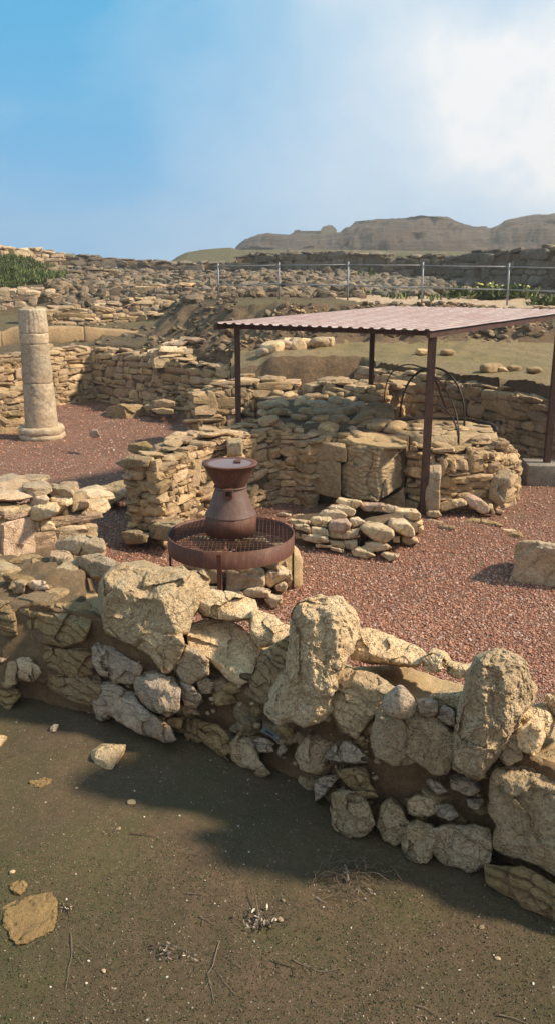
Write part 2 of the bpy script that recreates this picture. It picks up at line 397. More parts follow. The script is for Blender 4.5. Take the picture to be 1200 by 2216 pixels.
# ------------------------------------------------------------------ traced rocks: outline + real planes, real thickness
FRONT = np.array([-.50, -.84, .18]); TOP = np.array([-.12, -.22, .97])
def traced(mb, outline, y0, crease=None, planes=None, thick=.3, rnd=.045, amp=.012, nth=90, nr=30, seed=None, tint=None, freq=7., soft=.007, pits=0.0, facet=1.0, bed=0.0):
    O = np.asarray(outline, float)
    if seed is None: seed = int(RNG.integers(1, 9999))
    c = np.array([(O[:, 0].min() + O[:, 0].max()) / 2, (O[:, 1].min() + O[:, 1].max()) / 2]) * .5 + O.mean(0) * .5
    # densify closed outline with Catmull-Rom-ish smoothing
    m = len(O); pts = []
    for i in range(m):
        p0, p1, p2, p3 = O[(i - 1) % m], O[i], O[(i + 1) % m], O[(i + 2) % m]
        for t in np.linspace(0, 1, 10, endpoint=False):
            cr = .5 * ((2 * p1) + (-p0 + p2) * t + (2 * p0 - 5 * p1 + 4 * p2 - p3) * t * t + (-p0 + 3 * p1 - 3 * p2 + p3) * t ** 3)
            pts.append(.25 * cr + .75 * (p1 * (1 - t) + p2 * t))
    pts = np.array(pts)
    seg = np.linalg.norm(np.roll(pts, -1, 0) - pts, axis=1); cum = np.concatenate([[0], np.cumsum(seg)])
    s = np.linspace(0, cum[-1], nth, endpoint=False)
    pp = np.concatenate([pts, pts[:1]])
    ox = np.interp(s, cum, pp[:, 0]); oy = np.interp(s, cum, pp[:, 1])
    if crease is None: crease = (c[0], O[:, 1].min() + .3 * (O[:, 1].max() - O[:, 1].min()))
    p0 = onY(crease[0], crease[1], y0)
    if planes is None: planes = [(FRONT, None), (TOP, None)]
    PL = []
    for nn, anc in planes:
        nn = np.asarray(nn, float); nn = nn / np.linalg.norm(nn)
        PL.append((nn, p0 if anc is None else onY(anc[0], anc[1], anc[2] if len(anc) > 2 else y0)))
    w = max(O[:, 0].max() - O[:, 0].min(), 1) / F * y0; hgt = (O[:, 1].max() - O[:, 1].min()) / F * y0
    rnd = min(rnd * .8, .22 * min(w, hgt)); thick = max(thick, rnd * 2.2)
    rings = []
    fr = np.sin(np.linspace(0, math.pi / 2, nr + 1)); fr = fr[1:]
    def place(scale, extra):
        px = c[0] + (ox - c[0]) * scale; py = c[1] + (oy - c[1]) * scale
        d = np.stack([(px - 600) / F, math.cos(PITCH) + (1108 - py) / F * math.sin(PITCH), -math.sin(PITCH) + (1108 - py) / F * math.cos(PITCH)], 1)
        ts = []
        for nn, q in PL:
            den = d @ nn; den = np.where(den > -.06, -.06, den)
            ts.append((nn @ (q - CAM)) / den)
        ts = np.array(ts); t = soft * np.log(np.sum(np.exp((ts - ts.max(0)) / soft), axis=0)) + ts.max(0)
        tb = y0 / d[:, 1]; t = np.clip(t, tb - thick * .6 - .1, tb + thick * 1.6)
        L = np.linalg.norm(d, axis=1)
        return CAM + d * (t + extra / L)[:, None]
    for r in fr: rings.append(place(r, rnd * (1 - math.sqrt(max(0, 1 - r ** 8)))))
    sc0 = 1.0
    for q, e in ((1.0, rnd * 1.8), (.985, thick * .6), (.93, thick * .85), (.75, thick), (.35, thick * 1.03)):
        rings.append(place(q, e))
    V = [place(np.zeros(nth), 0)[:1]] + rings + [place(np.zeros(nth), thick * 1.03)[:1]]
    V = np.concatenate(V); nR = len(rings)
    D = vfbm(V * freq * .45 + seed, 2, seed) * amp * 2.0 + vfbm(V * freq * 2 + seed, 4, seed + 5, .6) * amp
    cell = vnoise(V * freq * 3 + seed * 1.7, seed + 9)
    if pits:
        dirv = V - CAM; dirv /= np.linalg.norm(dirv, axis=1, keepdims=True)
        q = fbm(V * freq * 3.2, 4, seed + 3, .65); D = D + dirv * (np.abs(q) ** .8)[:, None] * pits
        q2 = fbm(V * np.array([freq, freq, freq * .35]) * 1.3, 3, seed + 8); D = D + dirv * np.maximum(q2, 0)[:, None] * pits * 1.6
    if facet:
        ctr = V.mean(0); ext = V.max(0) - V.min(0); rs = np.random.default_rng(seed); kk = 16
        sd_ = ctr + (rs.random((kk, 3)) - .5) * ext; Wp = V + vfbm(V * 5, 3, seed + 2) * .06
        ix = np.argmin(((Wp[:, None, :] - sd_[None]) ** 2).sum(2), 1); rd = rs.normal(size=(kk, 3)); rd /= np.linalg.norm(rd, axis=1, keepdims=True)
        dv = V - CAM; dv /= np.linalg.norm(dv, axis=1, keepdims=True)
        D = D + dv * (((V - sd_[ix]) * rd[ix]).sum(1) * .40 + rs.normal(size=kk)[ix] * .010)[:, None] * facet
    if bed:
        dv = V - CAM; dv /= np.linalg.norm(dv, axis=1, keepdims=True)
        ph = V[:, 2] * 16 + V[:, 0] * 3 + fbm(V * 4, 3, seed + 6) * 1.6; fr_ = ph - np.floor(ph); D = D + dv * (fr_ ** 3)[:, None] * bed
    V = V + D
    Q = []; 
    idx = 1 + np.arange(nR * nth).reshape(nR, nth)
    a = idx[:-1]; b = idx[1:]; a2 = np.roll(a, -1, 1); b2 = np.roll(b, -1, 1)
    Q = np.stack([a, b, b2, a2], -1).reshape(-1, 4)
    f0 = idx[0]; T = np.stack([np.zeros(nth, int), f0, np.roll(f0, -1)], 1)
    l0 = idx[-1]; T2 = np.stack([np.full(nth, 1 + nR * nth), np.roll(l0, -1), l0], 1)
    mb.add(V, Q=Q, T=np.concatenate([T, T2]), tint=tint)
def zz(ox, oy, sc, pts): return [(ox + x / sc, oy + y / sc) for x, y in pts]
def TN(r, v): return (r, v, .5)

# ------------------------------------------------------------------ masonry walls
def wall(name, label, cat, pts, thick=.5, L=.28, H=.13, mat='wall_stone', core='dirt_core', group=None, n=5, rag=.05, back=True, rub=1.0, ends=(True, True), k=10, prot=.014, part='stonework', dbl=.08, rubz=0.0, amp=.1, cap='capping_stones', solid=False):
    o0 = (pts[0][0], pts[0][1], pts[0][2])
    root = thing(name, o0, label, cat, group)
    C, S, Y, P_, R_ = [], [], [], [], []
    Ct, St, Yt = [], [], []
    sd = int(RNG.integers(1, 9999)); core_mb = MB(); stot = 0
    for a, b in zip(pts[:-1], pts[1:]):
        a = np.array(a, float); b = np.array(b, float); d = b[:2] - a[:2]; Ls = np.linalg.norm(d); d /= Ls
        nv = np.array([d[1], -d[0]]); yaw = math.atan2(d[1], d[0])
        def zb(s): return a[2] + (b[2] - a[2]) * s / Ls
        def zt(s): return a[3] + (b[3] - a[3]) * s / Ls + rag * float(n1((s + stot) * 1.7, sd)[0]) * 1.6
        sides = [(0, 1)] + ([(thick, -1)] if back else [])
        if solid: sides = []
        for off, sg in sides:
            z = min(a[2], b[2]) - .04; zmax = max(a[3], b[3]) + rag
            blocked = []
            row = 0
            while z < zmax:
                h = H * random.choice((.55, .75, .9, 1.1, 1.4)) * random.uniform(.9, 1.1); s = -random.uniform(0, L * .5); nxt = []
                while s < Ls + .02:
                    l = L * random.choice((.35, .5, .7, .9, 1.0, 1.3, 1.8)) * random.uniform(.85, 1.15)
                    sm = s + l / 2
                    if any(x0 < sm < x1 for x0, x1 in blocked): s += l * .6; continue
                    hh = h
                    if random.random() < dbl: hh = h * 1.9; nxt.append((s - .02, s + l + .02)); l *= .85
                    wob = .035 * float(n1((sm + stot) * 1.3, sd + 3)[0]) * (1 if sg > 0 else -1)
                    zc = z + hh / 2 + wob
                    sc_ = min(max(sm, 0), Ls)
                    if zc + hh * .3 < zt(sc_) and zc > zb(sc_) - .12:
                        dep = random.uniform(.14, .24)
                        p = a[:2] + d * min(max(sm, l * .3), Ls - l * .3) - nv * off + nv * sg * (random.uniform(-.4, 1) * prot - dep / 2 + .03)
                        C.append((p[0], p[1], zc)); S.append((l * 1.03 - .01, dep, hh * 1.05 - .008)); Y.append(yaw + random.gauss(0, .05))
                        P_.append(random.gauss(0, .05)); R_.append(random.gauss(0, .05))
                        for _ in range(random.choice((0, 1, 1, 2))):
                            cs = min(max(sm + random.uniform(-.6, .6) * l, .05), Ls - .05); q = a[:2] + d * cs - nv * off - nv * sg * .025
                            C.append((q[0], q[1], zc + random.uniform(-.6, .6) * hh)); S.append((L * random.uniform(.15, .4), .1, H * random.uniform(.2, .5))); Y.append(yaw + random.gauss(0, .2)); P_.append(random.gauss(0, .3)); R_.append(0)
                    s += l
                blocked = nxt; z += h * .97; row += 1
        if rub and not solid:
            s = 0
            while s < Ls:
                l = L * random.uniform(.6, 1.3); w = 0
                while w < thick + .02:
                    ww = random.uniform(.5, 1.0) * L
                    p = a[:2] + d * (s + l / 2 + random.uniform(-.04, .04)) - nv * min(max(w + ww / 2, ww * .5 + .02), thick - .04)
                    hh = H * random.uniform(.35, .75) * rub
                    if random.random() < .93:
                        Ct.append((p[0], p[1], zt(min(s + l / 2, Ls)) + random.uniform(-.05, .035) + rubz * random.random() ** 2)); St.append((l * 1.02, ww * 1.0, hh)); Yt.append(yaw + random.gauss(0, .35))
                    w += ww
                s += l
        # core
        ns = max(2, int(Ls / (.06 if solid else .12)) + 1); V = []
        for i in range(ns + 1):
            s = Ls * i / ns
            if True:
                s = min(max(s, .07), Ls - .07) if (i in (0, ns) and not solid) else s
            base = a[:2] + d * s; zz0, zz1 = zb(s) - .15, zt(s) - .045
            ring = []
            for off, z_ in ((.03, zz0), (.03, zz0 * .5 + zz1 * .5), (.04, zz1 - .03), (.13, zz1), (thick / 2, zz1 + .015), (thick - .13, zz1), (thick - .06, zz1 - .03), (thick - .055, zz0)):
                q = base - nv * off; ring.append((q[0], q[1], z_))
            V += ring
        V = np.array(V); V += vfbm(V * (3 if solid else 6), 4, sd + 2) * (.06 if solid else .018)
        Q = [[i * 8 + j, (i + 1) * 8 + j, (i + 1) * 8 + j + 1, i * 8 + j + 1] for i in range(ns) for j in range(7)]
        Q += [[0, 1, 2, 7], [2, 3, 6, 7], [3, 4, 5, 6]]; e = ns * 8; Q += [[e + 7, e + 2, e + 1, e], [e + 7, e + 6, e + 3, e + 2], [e + 6, e + 5, e + 4, e + 3]]
        core_mb.add(V, Q=Q)
        stot += Ls
        for which, (P0, cond) in enumerate(((a, ends[0] and np.allclose(a, pts[0])), (b, ends[1] and np.allclose(b, pts[-1])))):
            if not cond: continue
            z = P0[2] - .03; sgn = -1 if which == 0 else 1
            while z + H * .5 < P0[3]:
                h = H * random.uniform(.7, 1.3); w = 0.02
                while w < thick - .05:
                    l = min(L * random.uniform(.5, 1.1), thick - w)
                    p = P0[:2] - nv * (w + l / 2) - d * sgn * random.uniform(.05, .09)
                    C.append((p[0], p[1], z + h / 2)); S.append((l * 1.02, .18, h * 1.03)); Y.append(yaw + math.pi / 2 + random.gauss(0, .08)); P_.append(random.gauss(0, .05)); R_.append(0)
                    w += l
                z += h * .97
    core_mb.build('earth_body' if solid else 'mortar_core', core, root)
    if solid: return root
    mb = MB(); rocks(mb, C, S, rot(Y, P_, R_), k=k, n=n, amp=amp, seed=sd)
    mb.build(part, mat, root, smooth=False)
    if Ct:
        mb = MB(); rocks(mb, Ct, St, rot(Yt, RNG.normal(0, .1, len(Yt)), RNG.normal(0, .1, len(Yt))), k=6, n=n, amp=.13, seed=sd + 1)
        mb.build(cap, mat, root, smooth=False)
    return root
# ------------------------------------------------------------------ camera, light, sky
cam = bpy.data.cameras.new('camera'); co_ = bpy.data.objects.new('camera', cam); COL.objects.link(co_)
co_.location = (0, 0, CAMZ); co_.rotation_euler = (math.pi / 2 - PITCH, 0, 0)
cam.sensor_fit = 'VERTICAL'; cam.sensor_height = 24; cam.lens = 24 * F / 2216; cam.clip_start = .05; cam.clip_end = 5000
scn.camera = co_
SE = math.radians(41); sh = np.array([.99, -.06]); sh /= np.linalg.norm(sh)
S = Vector((sh[0] * math.cos(SE), sh[1] * math.cos(SE), math.sin(SE)))
sun = bpy.data.lights.new('sun', 'SUN'); sun.energy = 5.0; sun.angle = math.radians(5.0); sun.color = (1, .87, .68)
so = bpy.data.objects.new('sun', sun); COL.objects.link(so); so.rotation_euler = S.to_track_quat('Z', 'Y').to_euler(); so.location = (20, -5, 20)
w = bpy.data.worlds.new('World'); scn.world = w; w.use_nodes = True; nt = w.node_tree; nt.nodes.clear()
wo = nt.nodes.new('ShaderNodeOutputWorld'); bg = nt.nodes.new('ShaderNodeBackground'); nt.links.new(bg.outputs[0], wo.inputs[0])
sky = N(nt, 'TexSky', sky_type='NISHITA', sun_disc=False); sky.sun_elevation = SE; sky.sun_rotation = math.atan2(sh[0], sh[1])
sky.air_density = 1.0; sky.dust_density = .6; sky.ozone_density = 1.6; sky.altitude = 300
geo = N(nt, 'NewGeometry'); tv = N(nt, 'VectorMath', operation='SCALE'); nt.links.new(geo.outputs['Incoming'], tv.inputs[0]); tv.inputs['Scale'].default_value = -1
tc = tv.outputs[0]; nt.links.new(tc, sky.inputs['Vector'])
hs = N(nt, 'HueSaturation'); hs.inputs['Saturation'].default_value = 1.3; hs.inputs['Value'].default_value = .95; nt.links.new(sky.outputs[0], hs.inputs['Color'])
mp = N(nt, 'Mapping'); mp.inputs['Scale'].default_value = (1, 1, 1.5); mp.inputs['Location'].default_value = (0, 5.2, 1); mp.inputs['Rotation'].default_value = (.5, .4, 0); nt.links.new(tc, mp.inputs[0])
cl = noise(nt, mp.outputs[0], 2.6, 6, .55, dist=.5)
cl = ramp(nt, cl, [(.36, 0.0), (.70, .7)])
def lobe(px, py, c0, c1, amt, pw=4.0):       # a bank of bright thin cloud around one direction of the sky
    d = ray(px, py); d = d / np.linalg.norm(d)
    vm = N(nt, 'VectorMath', operation='DOT_PRODUCT'); nt.links.new(tc, vm.inputs[0]); vm.inputs[1].default_value = tuple(d)
    wob = mth(nt, 'ADD', vm.outputs['Value'], mth(nt, 'MULTIPLY', mth(nt, 'SUBTRACT', noise(nt, tc, 3.2, 5, .55), .5), .05))
    mr = N(nt, 'MapRange'); nt.links.new(wob, mr.inputs[0]); mr.inputs[1].default_value = c0; mr.inputs[2].default_value = c1; mr.inputs[4].default_value = 1
    return mth(nt, 'MULTIPLY', mth(nt, 'POWER', mr.outputs[0], pw), amt)
l1 = lobe(1130, 235, .90, .999, .58, 18); l2 = lobe(980, 240, .80, 1.0, .27, 4); l3 = lobe(900, 80, .92, 1.0, .22, 7)
dk = lobe(40, -60, .93, 1.02, .8)
cf = mth(nt, 'ADD', mth(nt, 'ADD', mth(nt, 'MULTIPLY', cl, .45), l1), mth(nt, 'ADD', l2, l3))
vb = N(nt, 'VectorMath', operation='DOT_PRODUCT'); nt.links.new(tc, vb.inputs[0]); vb.inputs[1].default_value = (-.1, -.9, .42)
bk = ramp(nt, vb.outputs['Value'], [(.0, 0.0), (.7, .62)])
cf = mth(nt, 'MAXIMUM', cf, bk)      # unseen cloud added behind the viewer to make the fill light less blue
cf = mth(nt, 'SUBTRACT', cf, mth(nt, 'MULTIPLY', dk, .6), True)
sx = N(nt, 'SeparateXYZ'); nt.links.new(tc, sx.inputs[0])
hz = N(nt, 'MapRange', interpolation_type='SMOOTHSTEP'); nt.links.new(sx.outputs['Z'], hz.inputs[0]); hz.inputs[1].default_value = .38; hz.inputs[2].default_value = -.02; hz.inputs[4].default_value = .7
az = mix(nt, .82, hs.outputs[0], (.7, 5.0, 8.5))
skc = mix(nt, hz.outputs[0], az, (1.9, 4.5, 8.2))
skc = mix(nt, cf, skc, (9.2, 9.4, 9.6))
nt.links.new(skc, bg.inputs['Color']); bg.inputs['Strength'].default_value = .064
vs = scn.view_settings; vs.view_transform = 'Standard'; vs.look = 'None'; vs.gamma = 1; vs.use_curve_mapping = False; vs.exposure = .64
scn.cycles.max_bounces = 5; scn.cycles.diffuse_bounces = 3; scn.cycles.volume_bounces = 0

# ------------------------------------------------------------------ terrain heights
NX = np.array([-30, -6, -3, -1.9, -1.1, -.7, -.1, .6, 1.1, 1.5, 8])
NY = np.array([6.5, 5.6, 4.95, 4.75, 4.6, 4.4, 4.1, 3.5, 3.15, 2.95, -1.3])
BX = np.array([-30, -9, -6.3, -4.65, -1.0, -.9, .4, 1.0, 1.6, 4.1, 6.0, 12])
BY = np.array([16, 15.6, 18.2, 20.1, 17.0, 15.0, 15.05, 15.1, 15.15, 12.4, 9.5, 3.])
TS = np.array([-.9, -.36, -.24, -.15, -.11, -.06, 0, .06, .12, .24, .36, .9])
TY = np.array([8, 14, 16, 17, 17.9, 19, 20, 21.5, 23, 25.5, 27.7, 29, 33, 37, 42, 47, 60, 90])
TZ = np.array([
 # -.9  -.36  -.24  -.15  -.11  -.06   0    .06   .12   .24   .36   .9
 [1.2, 1.2, 1.2, 1.2, 1.2, 1.1, 1.1, 1.1, 1.1, 1.1, 1.05, .9],
 [1.2, 1.2, 1.2, 1.2, 1.15, 1.1, 1.25, 1.25, 1.25, 1.3, 1.32, 1.2],
 [1.2, 1.2, 1.2, 1.2, 1.2, 1.2, 1.5, 1.48, 1.48, 1.5, 1.5, 1.4],
 [1.2, 1.2, 1.2, 1.2, 1.2, 1.3, 1.57, 1.6, 1.62, 1.62, 1.62, 1.5],
 [1.2, 1.2, 1.2, 1.25, 1.3, 1.45, 2.36, 2.38, 2.38, 2.33, 2.3, 2.3],
 [1.2, 1.2, 1.25, 1.35, 1.4, 2.3, 2.4, 2.4, 2.39, 2.33, 2.27, 2.3],
 [1.2, 1.2, 1.3, 1.45, 1.6, 2.4, 2.42, 2.42, 2.4, 2.34, 2.27, 2.3],
 [1.3, 1.3, 1.35, 1.6, 2.3, 2.42, 2.45, 2.43, 2.41, 2.36, 2.3, 2.3],
 [1.6, 1.62, 1.66, 1.7, 2.35, 2.44, 2.48, 2.45, 2.44, 2.4, 2.38, 2.4],
 [1.7, 1.75, 1.72, 1.8, 2.42, 2.5, 2.6, 2.6, 2.6, 2.52, 2.5, 2.5],
 [1.85, 1.85, 1.9, 2.35, 2.5, 2.6, 2.8, 2.8, 2.75, 2.6, 2.6, 2.6],
 [2.75, 2.68, 2.6, 2.6, 2.7, 2.8, 2.95, 3.0, 2.9, 2.7, 2.65, 2.7],
 [3.15, 3.05, 3.05, 3.0, 3.05, 3.1, 3.2, 3.2, 3.1, 3.0, 3.0, 3.0],
 [3.6, 3.5, 3.45, 3.35, 3.3, 3.3, 3.35, 3.4, 3.4, 3.4, 3.4, 3.4],
 [3.7, 3.65, 3.65, 3.5, 3.45, 3.4, 3.7, 3.7, 3.7, 3.7, 3.7, 3.7],
 [3.6, 3.6, 3.6, 3.5, 3.5, 3.5, 3.9, 3.9, 3.9, 3.9, 3.9, 3.9],
 [3.5, 3.5, 3.5, 3.5, 3.4, 3.4, 3.4, 3.4, 3.4, 3.4, 3.4, 3.4],
 [2.5] * 12])
def table(x, y):
    s = x / np.maximum(y, 1)
    i = np.clip(np.searchsorted(TY, y) - 1, 0, len(TY) - 2); j = np.clip(np.searchsorted(TS, s) - 1, 0, len(TS) - 2)
    fy = np.clip((y - TY[i]) / (TY[i + 1] - TY[i]), 0, 1); fs = np.clip((s - TS[j]) / (TS[j + 1] - TS[j]), 0, 1)
    return (TZ[i, j] * (1 - fy) * (1 - fs) + TZ[i + 1, j] * fy * (1 - fs) + TZ[i, j + 1] * (1 - fy) * fs + TZ[i + 1, j + 1] * fy * fs)
def inpoly(x, y, poly):
    r = np.zeros(x.shape, bool); n = len(poly)
    for i in range(n):
        x0, y0 = poly[i]; x1, y1 = poly[(i + 1) % n]
        if y0 == y1: continue
        c = ((y0 > y) != (y1 > y)) & (x < (x1 - x0) * (y - y0) / (y1 - y0) + x0); r ^= c
    return r
PLAT = [(-.05, 10.5), (.5, 9.95), (1.45, 9.75), (1.7, 9.9), (1.75, 13.2), (.8, 14.9), (-.9, 14.9), (-.1, 13.6), (-.3, 11.6)]
def H(x, y):
    x = np.asarray(x, float); y = np.asarray(y, float)
    P = np.stack([x, y], 1)
    big = grid_xy(P, .35, 3, 5); sm = grid_xy(P, 2.2, 4, 6); rough = grid_xy(P, 7, 3, 8)
    z = big * .05 + sm * .012
    jx = sm * .10
    near = (y + jx) < np.interp(x, NX, NY)
    z = np.where(near, .15 + big * .09 + sm * .035 + rough * .009, z)
    plat = inpoly(x, y, PLAT); z = np.where(plat, .86 + sm * .06 + rough * .02, z)
    db = (y + jx) - np.interp(x, BX, BY); back = db > 0; zt_ = table(x + sm * .25, y + sm * .35 + big * .3) + sm * .07 * np.clip((y - 12) / 12, .3, 1.6) + rough * .018
    q = np.clip(db / .4, 0, 1); q = np.where(x < -5, np.clip(db / .1, 0, 1), q ** .6); q = np.where(x > 1.7, np.clip(db / .12, 0, 1), q)
    z = np.where(back, z * (1 - q) + zt_ * q, z)
    return z
def sheet(name, xs, ys, mat, keep=None, kind='structure', off=0.0, disp=0.0):
    X, Yy = np.meshgrid(xs, ys); x = X.ravel(); y = Yy.ravel()
    V = np.stack([x, y, H(x, y) + off], 1); nx, ny = len(xs), len(ys)
    if disp: V = V + vfbm(V * 4, 4, 91, .6) * disp
    I = np.arange(nx * ny).reshape(ny, nx)
    Q = np.stack([I[:-1, :-1], I[:-1, 1:], I[1:, 1:], I[1:, :-1]], -1).reshape(-1, 4)
    if keep is not None:
        c = V[Q].mean(1); Q = Q[keep(c[:, 0], c[:, 1])]
        u = np.unique(Q); mp_ = np.full(len(V), -1); mp_[u] = np.arange(len(u)); V = V[u]; Q = mp_[Q]
    mb = MB(); mb.add(V, Q=Q, tint=(.5, .5, .5)); o = mb.build(name, mat, origin=(0, 0, 0)); tag(o, kind=kind); return o
def jit(x, y): return grid_xy(np.stack([x, y], 1), 2.2, 4, 6) * .10
isnear = lambda x, y: (y + jit(x, y)) < np.interp(x, NX, NY) + .02
isback = lambda x, y: (y + jit(x, y)) > np.interp(x, BX, BY) - .03
isplat = lambda x, y: inpoly(x, y, PLAT)
def slope_of(x, y):
    e = .1; return np.abs(H(x, y + e) - H(x, y - e)) / (2 * e)
def isbank(x, y): return (slope_of(x, y) > .38)
sheet('near_ground', np.arange(-4.5, 4.51, .022), np.arange(.9, 6.0, .022), 'near_ground', isnear)
sheet('gravel_ground', np.arange(-10, 8.0, .05), np.arange(1.5, 21, .05), 'gravel', lambda x, y: ~isnear(x, y) & ~isback(x, y) & ~isplat(x, y))
sheet('platform_ground', np.arange(-1.2, 2.2, .04), np.arange(9.4, 16.3, .04), 'bank', lambda x, y: isplat(x, y) & ~isback(x, y), disp=.05)
gx, gy = np.arange(-12, 11, .09), np.arange(3, 24.001, .09)
ispath = lambda x, y: (y > 18.1) & (x > 2.0 - (y - 18) * .1) & (y < 24.2)
isterr = lambda x, y: (x > -1.2) & (y < 17.15)
sheet('bank', gx, gy, 'bank', lambda x, y: isback(x, y) & isbank(x, y), disp=.06)
sheet('grass_terrace', gx, gy, 'terrace', lambda x, y: isback(x, y) & ~isbank(x, y) & isterr(x, y), disp=.06)
sheet('path', gx, gy, 'path', lambda x, y: isback(x, y) & ~isbank(x, y) & ispath(x, y) & ~isterr(x, y), disp=.06)
sheet('upper_ground', gx, gy, 'upper', lambda x, y: isback(x, y) & ~isbank(x, y) & ~isterr(x, y) & ~ispath(x, y), disp=.06)
sheet('far_ground', np.arange(-45, 45, .3), np.arange(23.9, 92, .3), 'upper')
# outlying land reaching the horizon
mb = MB(); rr = np.array([0, 90, 200, 600, 3000.]); 
xs = np.concatenate([[-3000, -800, -300, -100], np.linspace(-44, 44, 12), [100, 300, 800, 3000]]); ys = np.array([-3000, -600, -100, -20, 1.0, 20, 60, 91, 200, 500, 3000.])
X, Yy = np.meshgrid(xs, ys); zf = np.where((Yy > 90), 2.3, -1.2); zf = np.where((np.abs(X) < 45) & (Yy < 92), -1.2, zf)
V = np.stack([X.ravel(), Yy.ravel(), zf.ravel()], 1); I = np.arange(V.shape[0]).reshape(X.shape)
mb.add(V, Q=np.stack([I[:-1, :-1], I[:-1, 1:], I[1:, 1:], I[1:, :-1]], -1).reshape(-1, 4), tint=(.5, .5, .5)); tag(mb.build('plain', 'hill', origin=(0, 0, -1.3)), kind='structure')
# solid near-ground surround so nothing is open beside the frame
sheet('side_ground', np.arange(-14, 14, .25), np.arange(-8, 8, .25), 'near_ground', lambda x, y: isnear(x, y) & ~((x > -4.4) & (x < 4.4) & (y > 1.0) & (y < 5.9)))

# hills
def hill(name, sil, y0, yr, yb, base, mat, strata=.0, seed=3, amp=1.0, rowsn=46, step=3):
    pxs = np.arange(sil[0][0], sil[-1][0] + .1, step); sp = np.interp(pxs, [p[0] for p in sil], [p[1] for p in sil])
    V = []; rows = []
    for t in np.linspace(0, 1, rowsn):
        y = y0 + (yr - y0) * t
        rows.append(('f', t, y))
    for t in np.linspace(0, 1, 8)[1:]: rows.append(('b', t, yr + (yb - yr) * t))
    for kd, t, y in rows:
        for px, py in zip(pxs, sp):
            x = (px - 600) / F / (math.cos(PITCH) + .32 * math.sin(PITCH)) * y
            top = onY(px, py, yr)[2]
            if kd == 'f':
                tt = t + strata * .5 * math.sin(t * 6 * math.pi + px * .01) * (1 - t) * t
                z = base + (top - base) * (1 - (1 - min(max(tt, 0), 1)) ** 1.7)
            else: z = top - (top - base) * t ** 1.3
            V.append((x, y, z))
    V = np.array(V); nx = len(pxs)
    fade = np.repeat(np.array([min(1, 4 * r[1] * (1 - r[1]) + .12) if r[0] == 'f' else .6 for r in rows]), nx)
    d = fbm(V * np.array([.10, .10, .25]) * .6, 6, seed, .6); d2 = fbm(V * np.array([.012, .012, .9]), 3, seed + 4)
    V[:, 2] += (d * 2.2 + d2 * 1.6) * amp * fade; V[:, 1] += (fbm(V * .16, 5, seed + 7, .6) * 6 + d2 * 4) * fade * amp
    I = np.arange(len(V)).reshape(len(rows), nx)
    mb = MB(); mb.add(V, Q=np.stack([I[:-1, :-1], I[:-1, 1:], I[1:, 1:], I[1:, :-1]], -1).reshape(-1, 4), tint=(.5, .5, .5))
    return tag(mb.build(name, mat, smooth=True), kind='structure')
hill('hill', [(500, 560), (512, 543), (530, 530), (560, 524), (600, 527), (640, 526), (700, 524), (735, 515), (748, 503), (765, 492), (800, 485), (850, 475), (900, 473), (940, 470), (960, 474), (985, 484), (1010, 489), (1040, 496), (1058, 497), (1072, 489), (1090, 479), (1140, 474), (1200, 479), (1320, 484), (1500, 500), (1700, 560)], 120, 210, 330, 3, 'hill', .8)
hill('grassy_hill', [(330, 600), (370, 566), (385, 556), (405, 547), (440, 541), (500, 537), (515, 541), (560, 541), (620, 541), (700, 541), (800, 543), (1000, 546), (1200, 546), (1500, 560)], 62, 95, 118, 2.5, 'hillgreen', .3, 9, .18)

# the hazy air
hm = bpy.data.materials.new('hazy_air'); hm.use_nodes = True; hn = hm.node_tree; hn.nodes.clear()
ho = hn.nodes.new('ShaderNodeOutputMaterial'); hv = hn.nodes.new('ShaderNodeVolumePrincipled'); hn.links.new(hv.outputs[0], ho.inputs['Volume'])
hv.inputs['Color'].default_value = (1, .95, .9, 1); hv.inputs['Density'].default_value = .0013; hv.inputs['Anisotropy'].default_value = .3
M['haze'] = hm; mb = MB(); box(mb, (0, 60, 14), (700, 640, 36), tint=(.5, .5, .5)); tag(mb.build('haze', 'haze', smooth=False), kind='stuff')
# ------------------------------------------------------------------ ruined fort on the hill
def fort():
    def blk(mb, pts, y, dep, seed):
        A = np.array([onY(px, py, y) for px, py in pts]); n = len(A)
        # outline walls with real depth
        m = 14; V = []
        for j in (0, 1):
            V += [a + np.array([0, dep * j, 0]) for a in A]
        V = np.array(V); Q = [[i, (i + 1) % n, n + (i + 1) % n, n + i] for i in range(n)]
        mb.add(V, Q=Q, tint=(.4, .5, .5)); b = np.arange(n)
        T = [[0, i + 1, i] for i in range(1, n - 1)] + [[n, n + i, n + i + 1] for i in range(1, n - 1)]
        mb.add(V, T=T, tint=(.4, .5, .5))
    c = onY(660, 526, 207)
    r = thing('ruined_fort', c, 'ruined fort with a broken tower on the hill crest at the left end', 'ruin')
    mb = MB(); blk(mb, [(619, 532), (619, 514), (624, 513), (627, 507), (633, 504), (637, 498), (647, 497), (650, 499.5), (697, 499.5), (699, 532)], 205, 9, 1); mb.build('curtain_wall', 'dark_stone', r, smooth=False)
    mb = MB(); blk(mb, [(694, 532), (694, 496), (698, 490), (705, 489), (709, 487), (719, 488), (722, 492), (727, 496), (728, 514), (733, 518), (733, 532)], 202, 6, 1); mb.build('broken_tower', 'block', r, smooth=False)
    mb = MB()
    for i in range(40):
        px = random.uniform(620, 765); y = 198 + random.random() * 4; p = onY(px, 516 + random.random() * 14, y)
        rocks(mb, [p], [(random.uniform(.5, 1.6), .8, random.uniform(.3, .8))], rot(0), n=3)
    mb.build('fallen_masonry', 'dark_stone', r)['kind'] = 'stuff'
fort()
# ================================================================== THE RUINS
def K(px, py, y): return tuple(onY(px, py, y))          # surveyed point at forward distance y
def st(px, pyt, y, zb):                                   # wall station: x, y, base z, top z
    p = onY(px, pyt, y); return (p[0], y, zb, p[2])
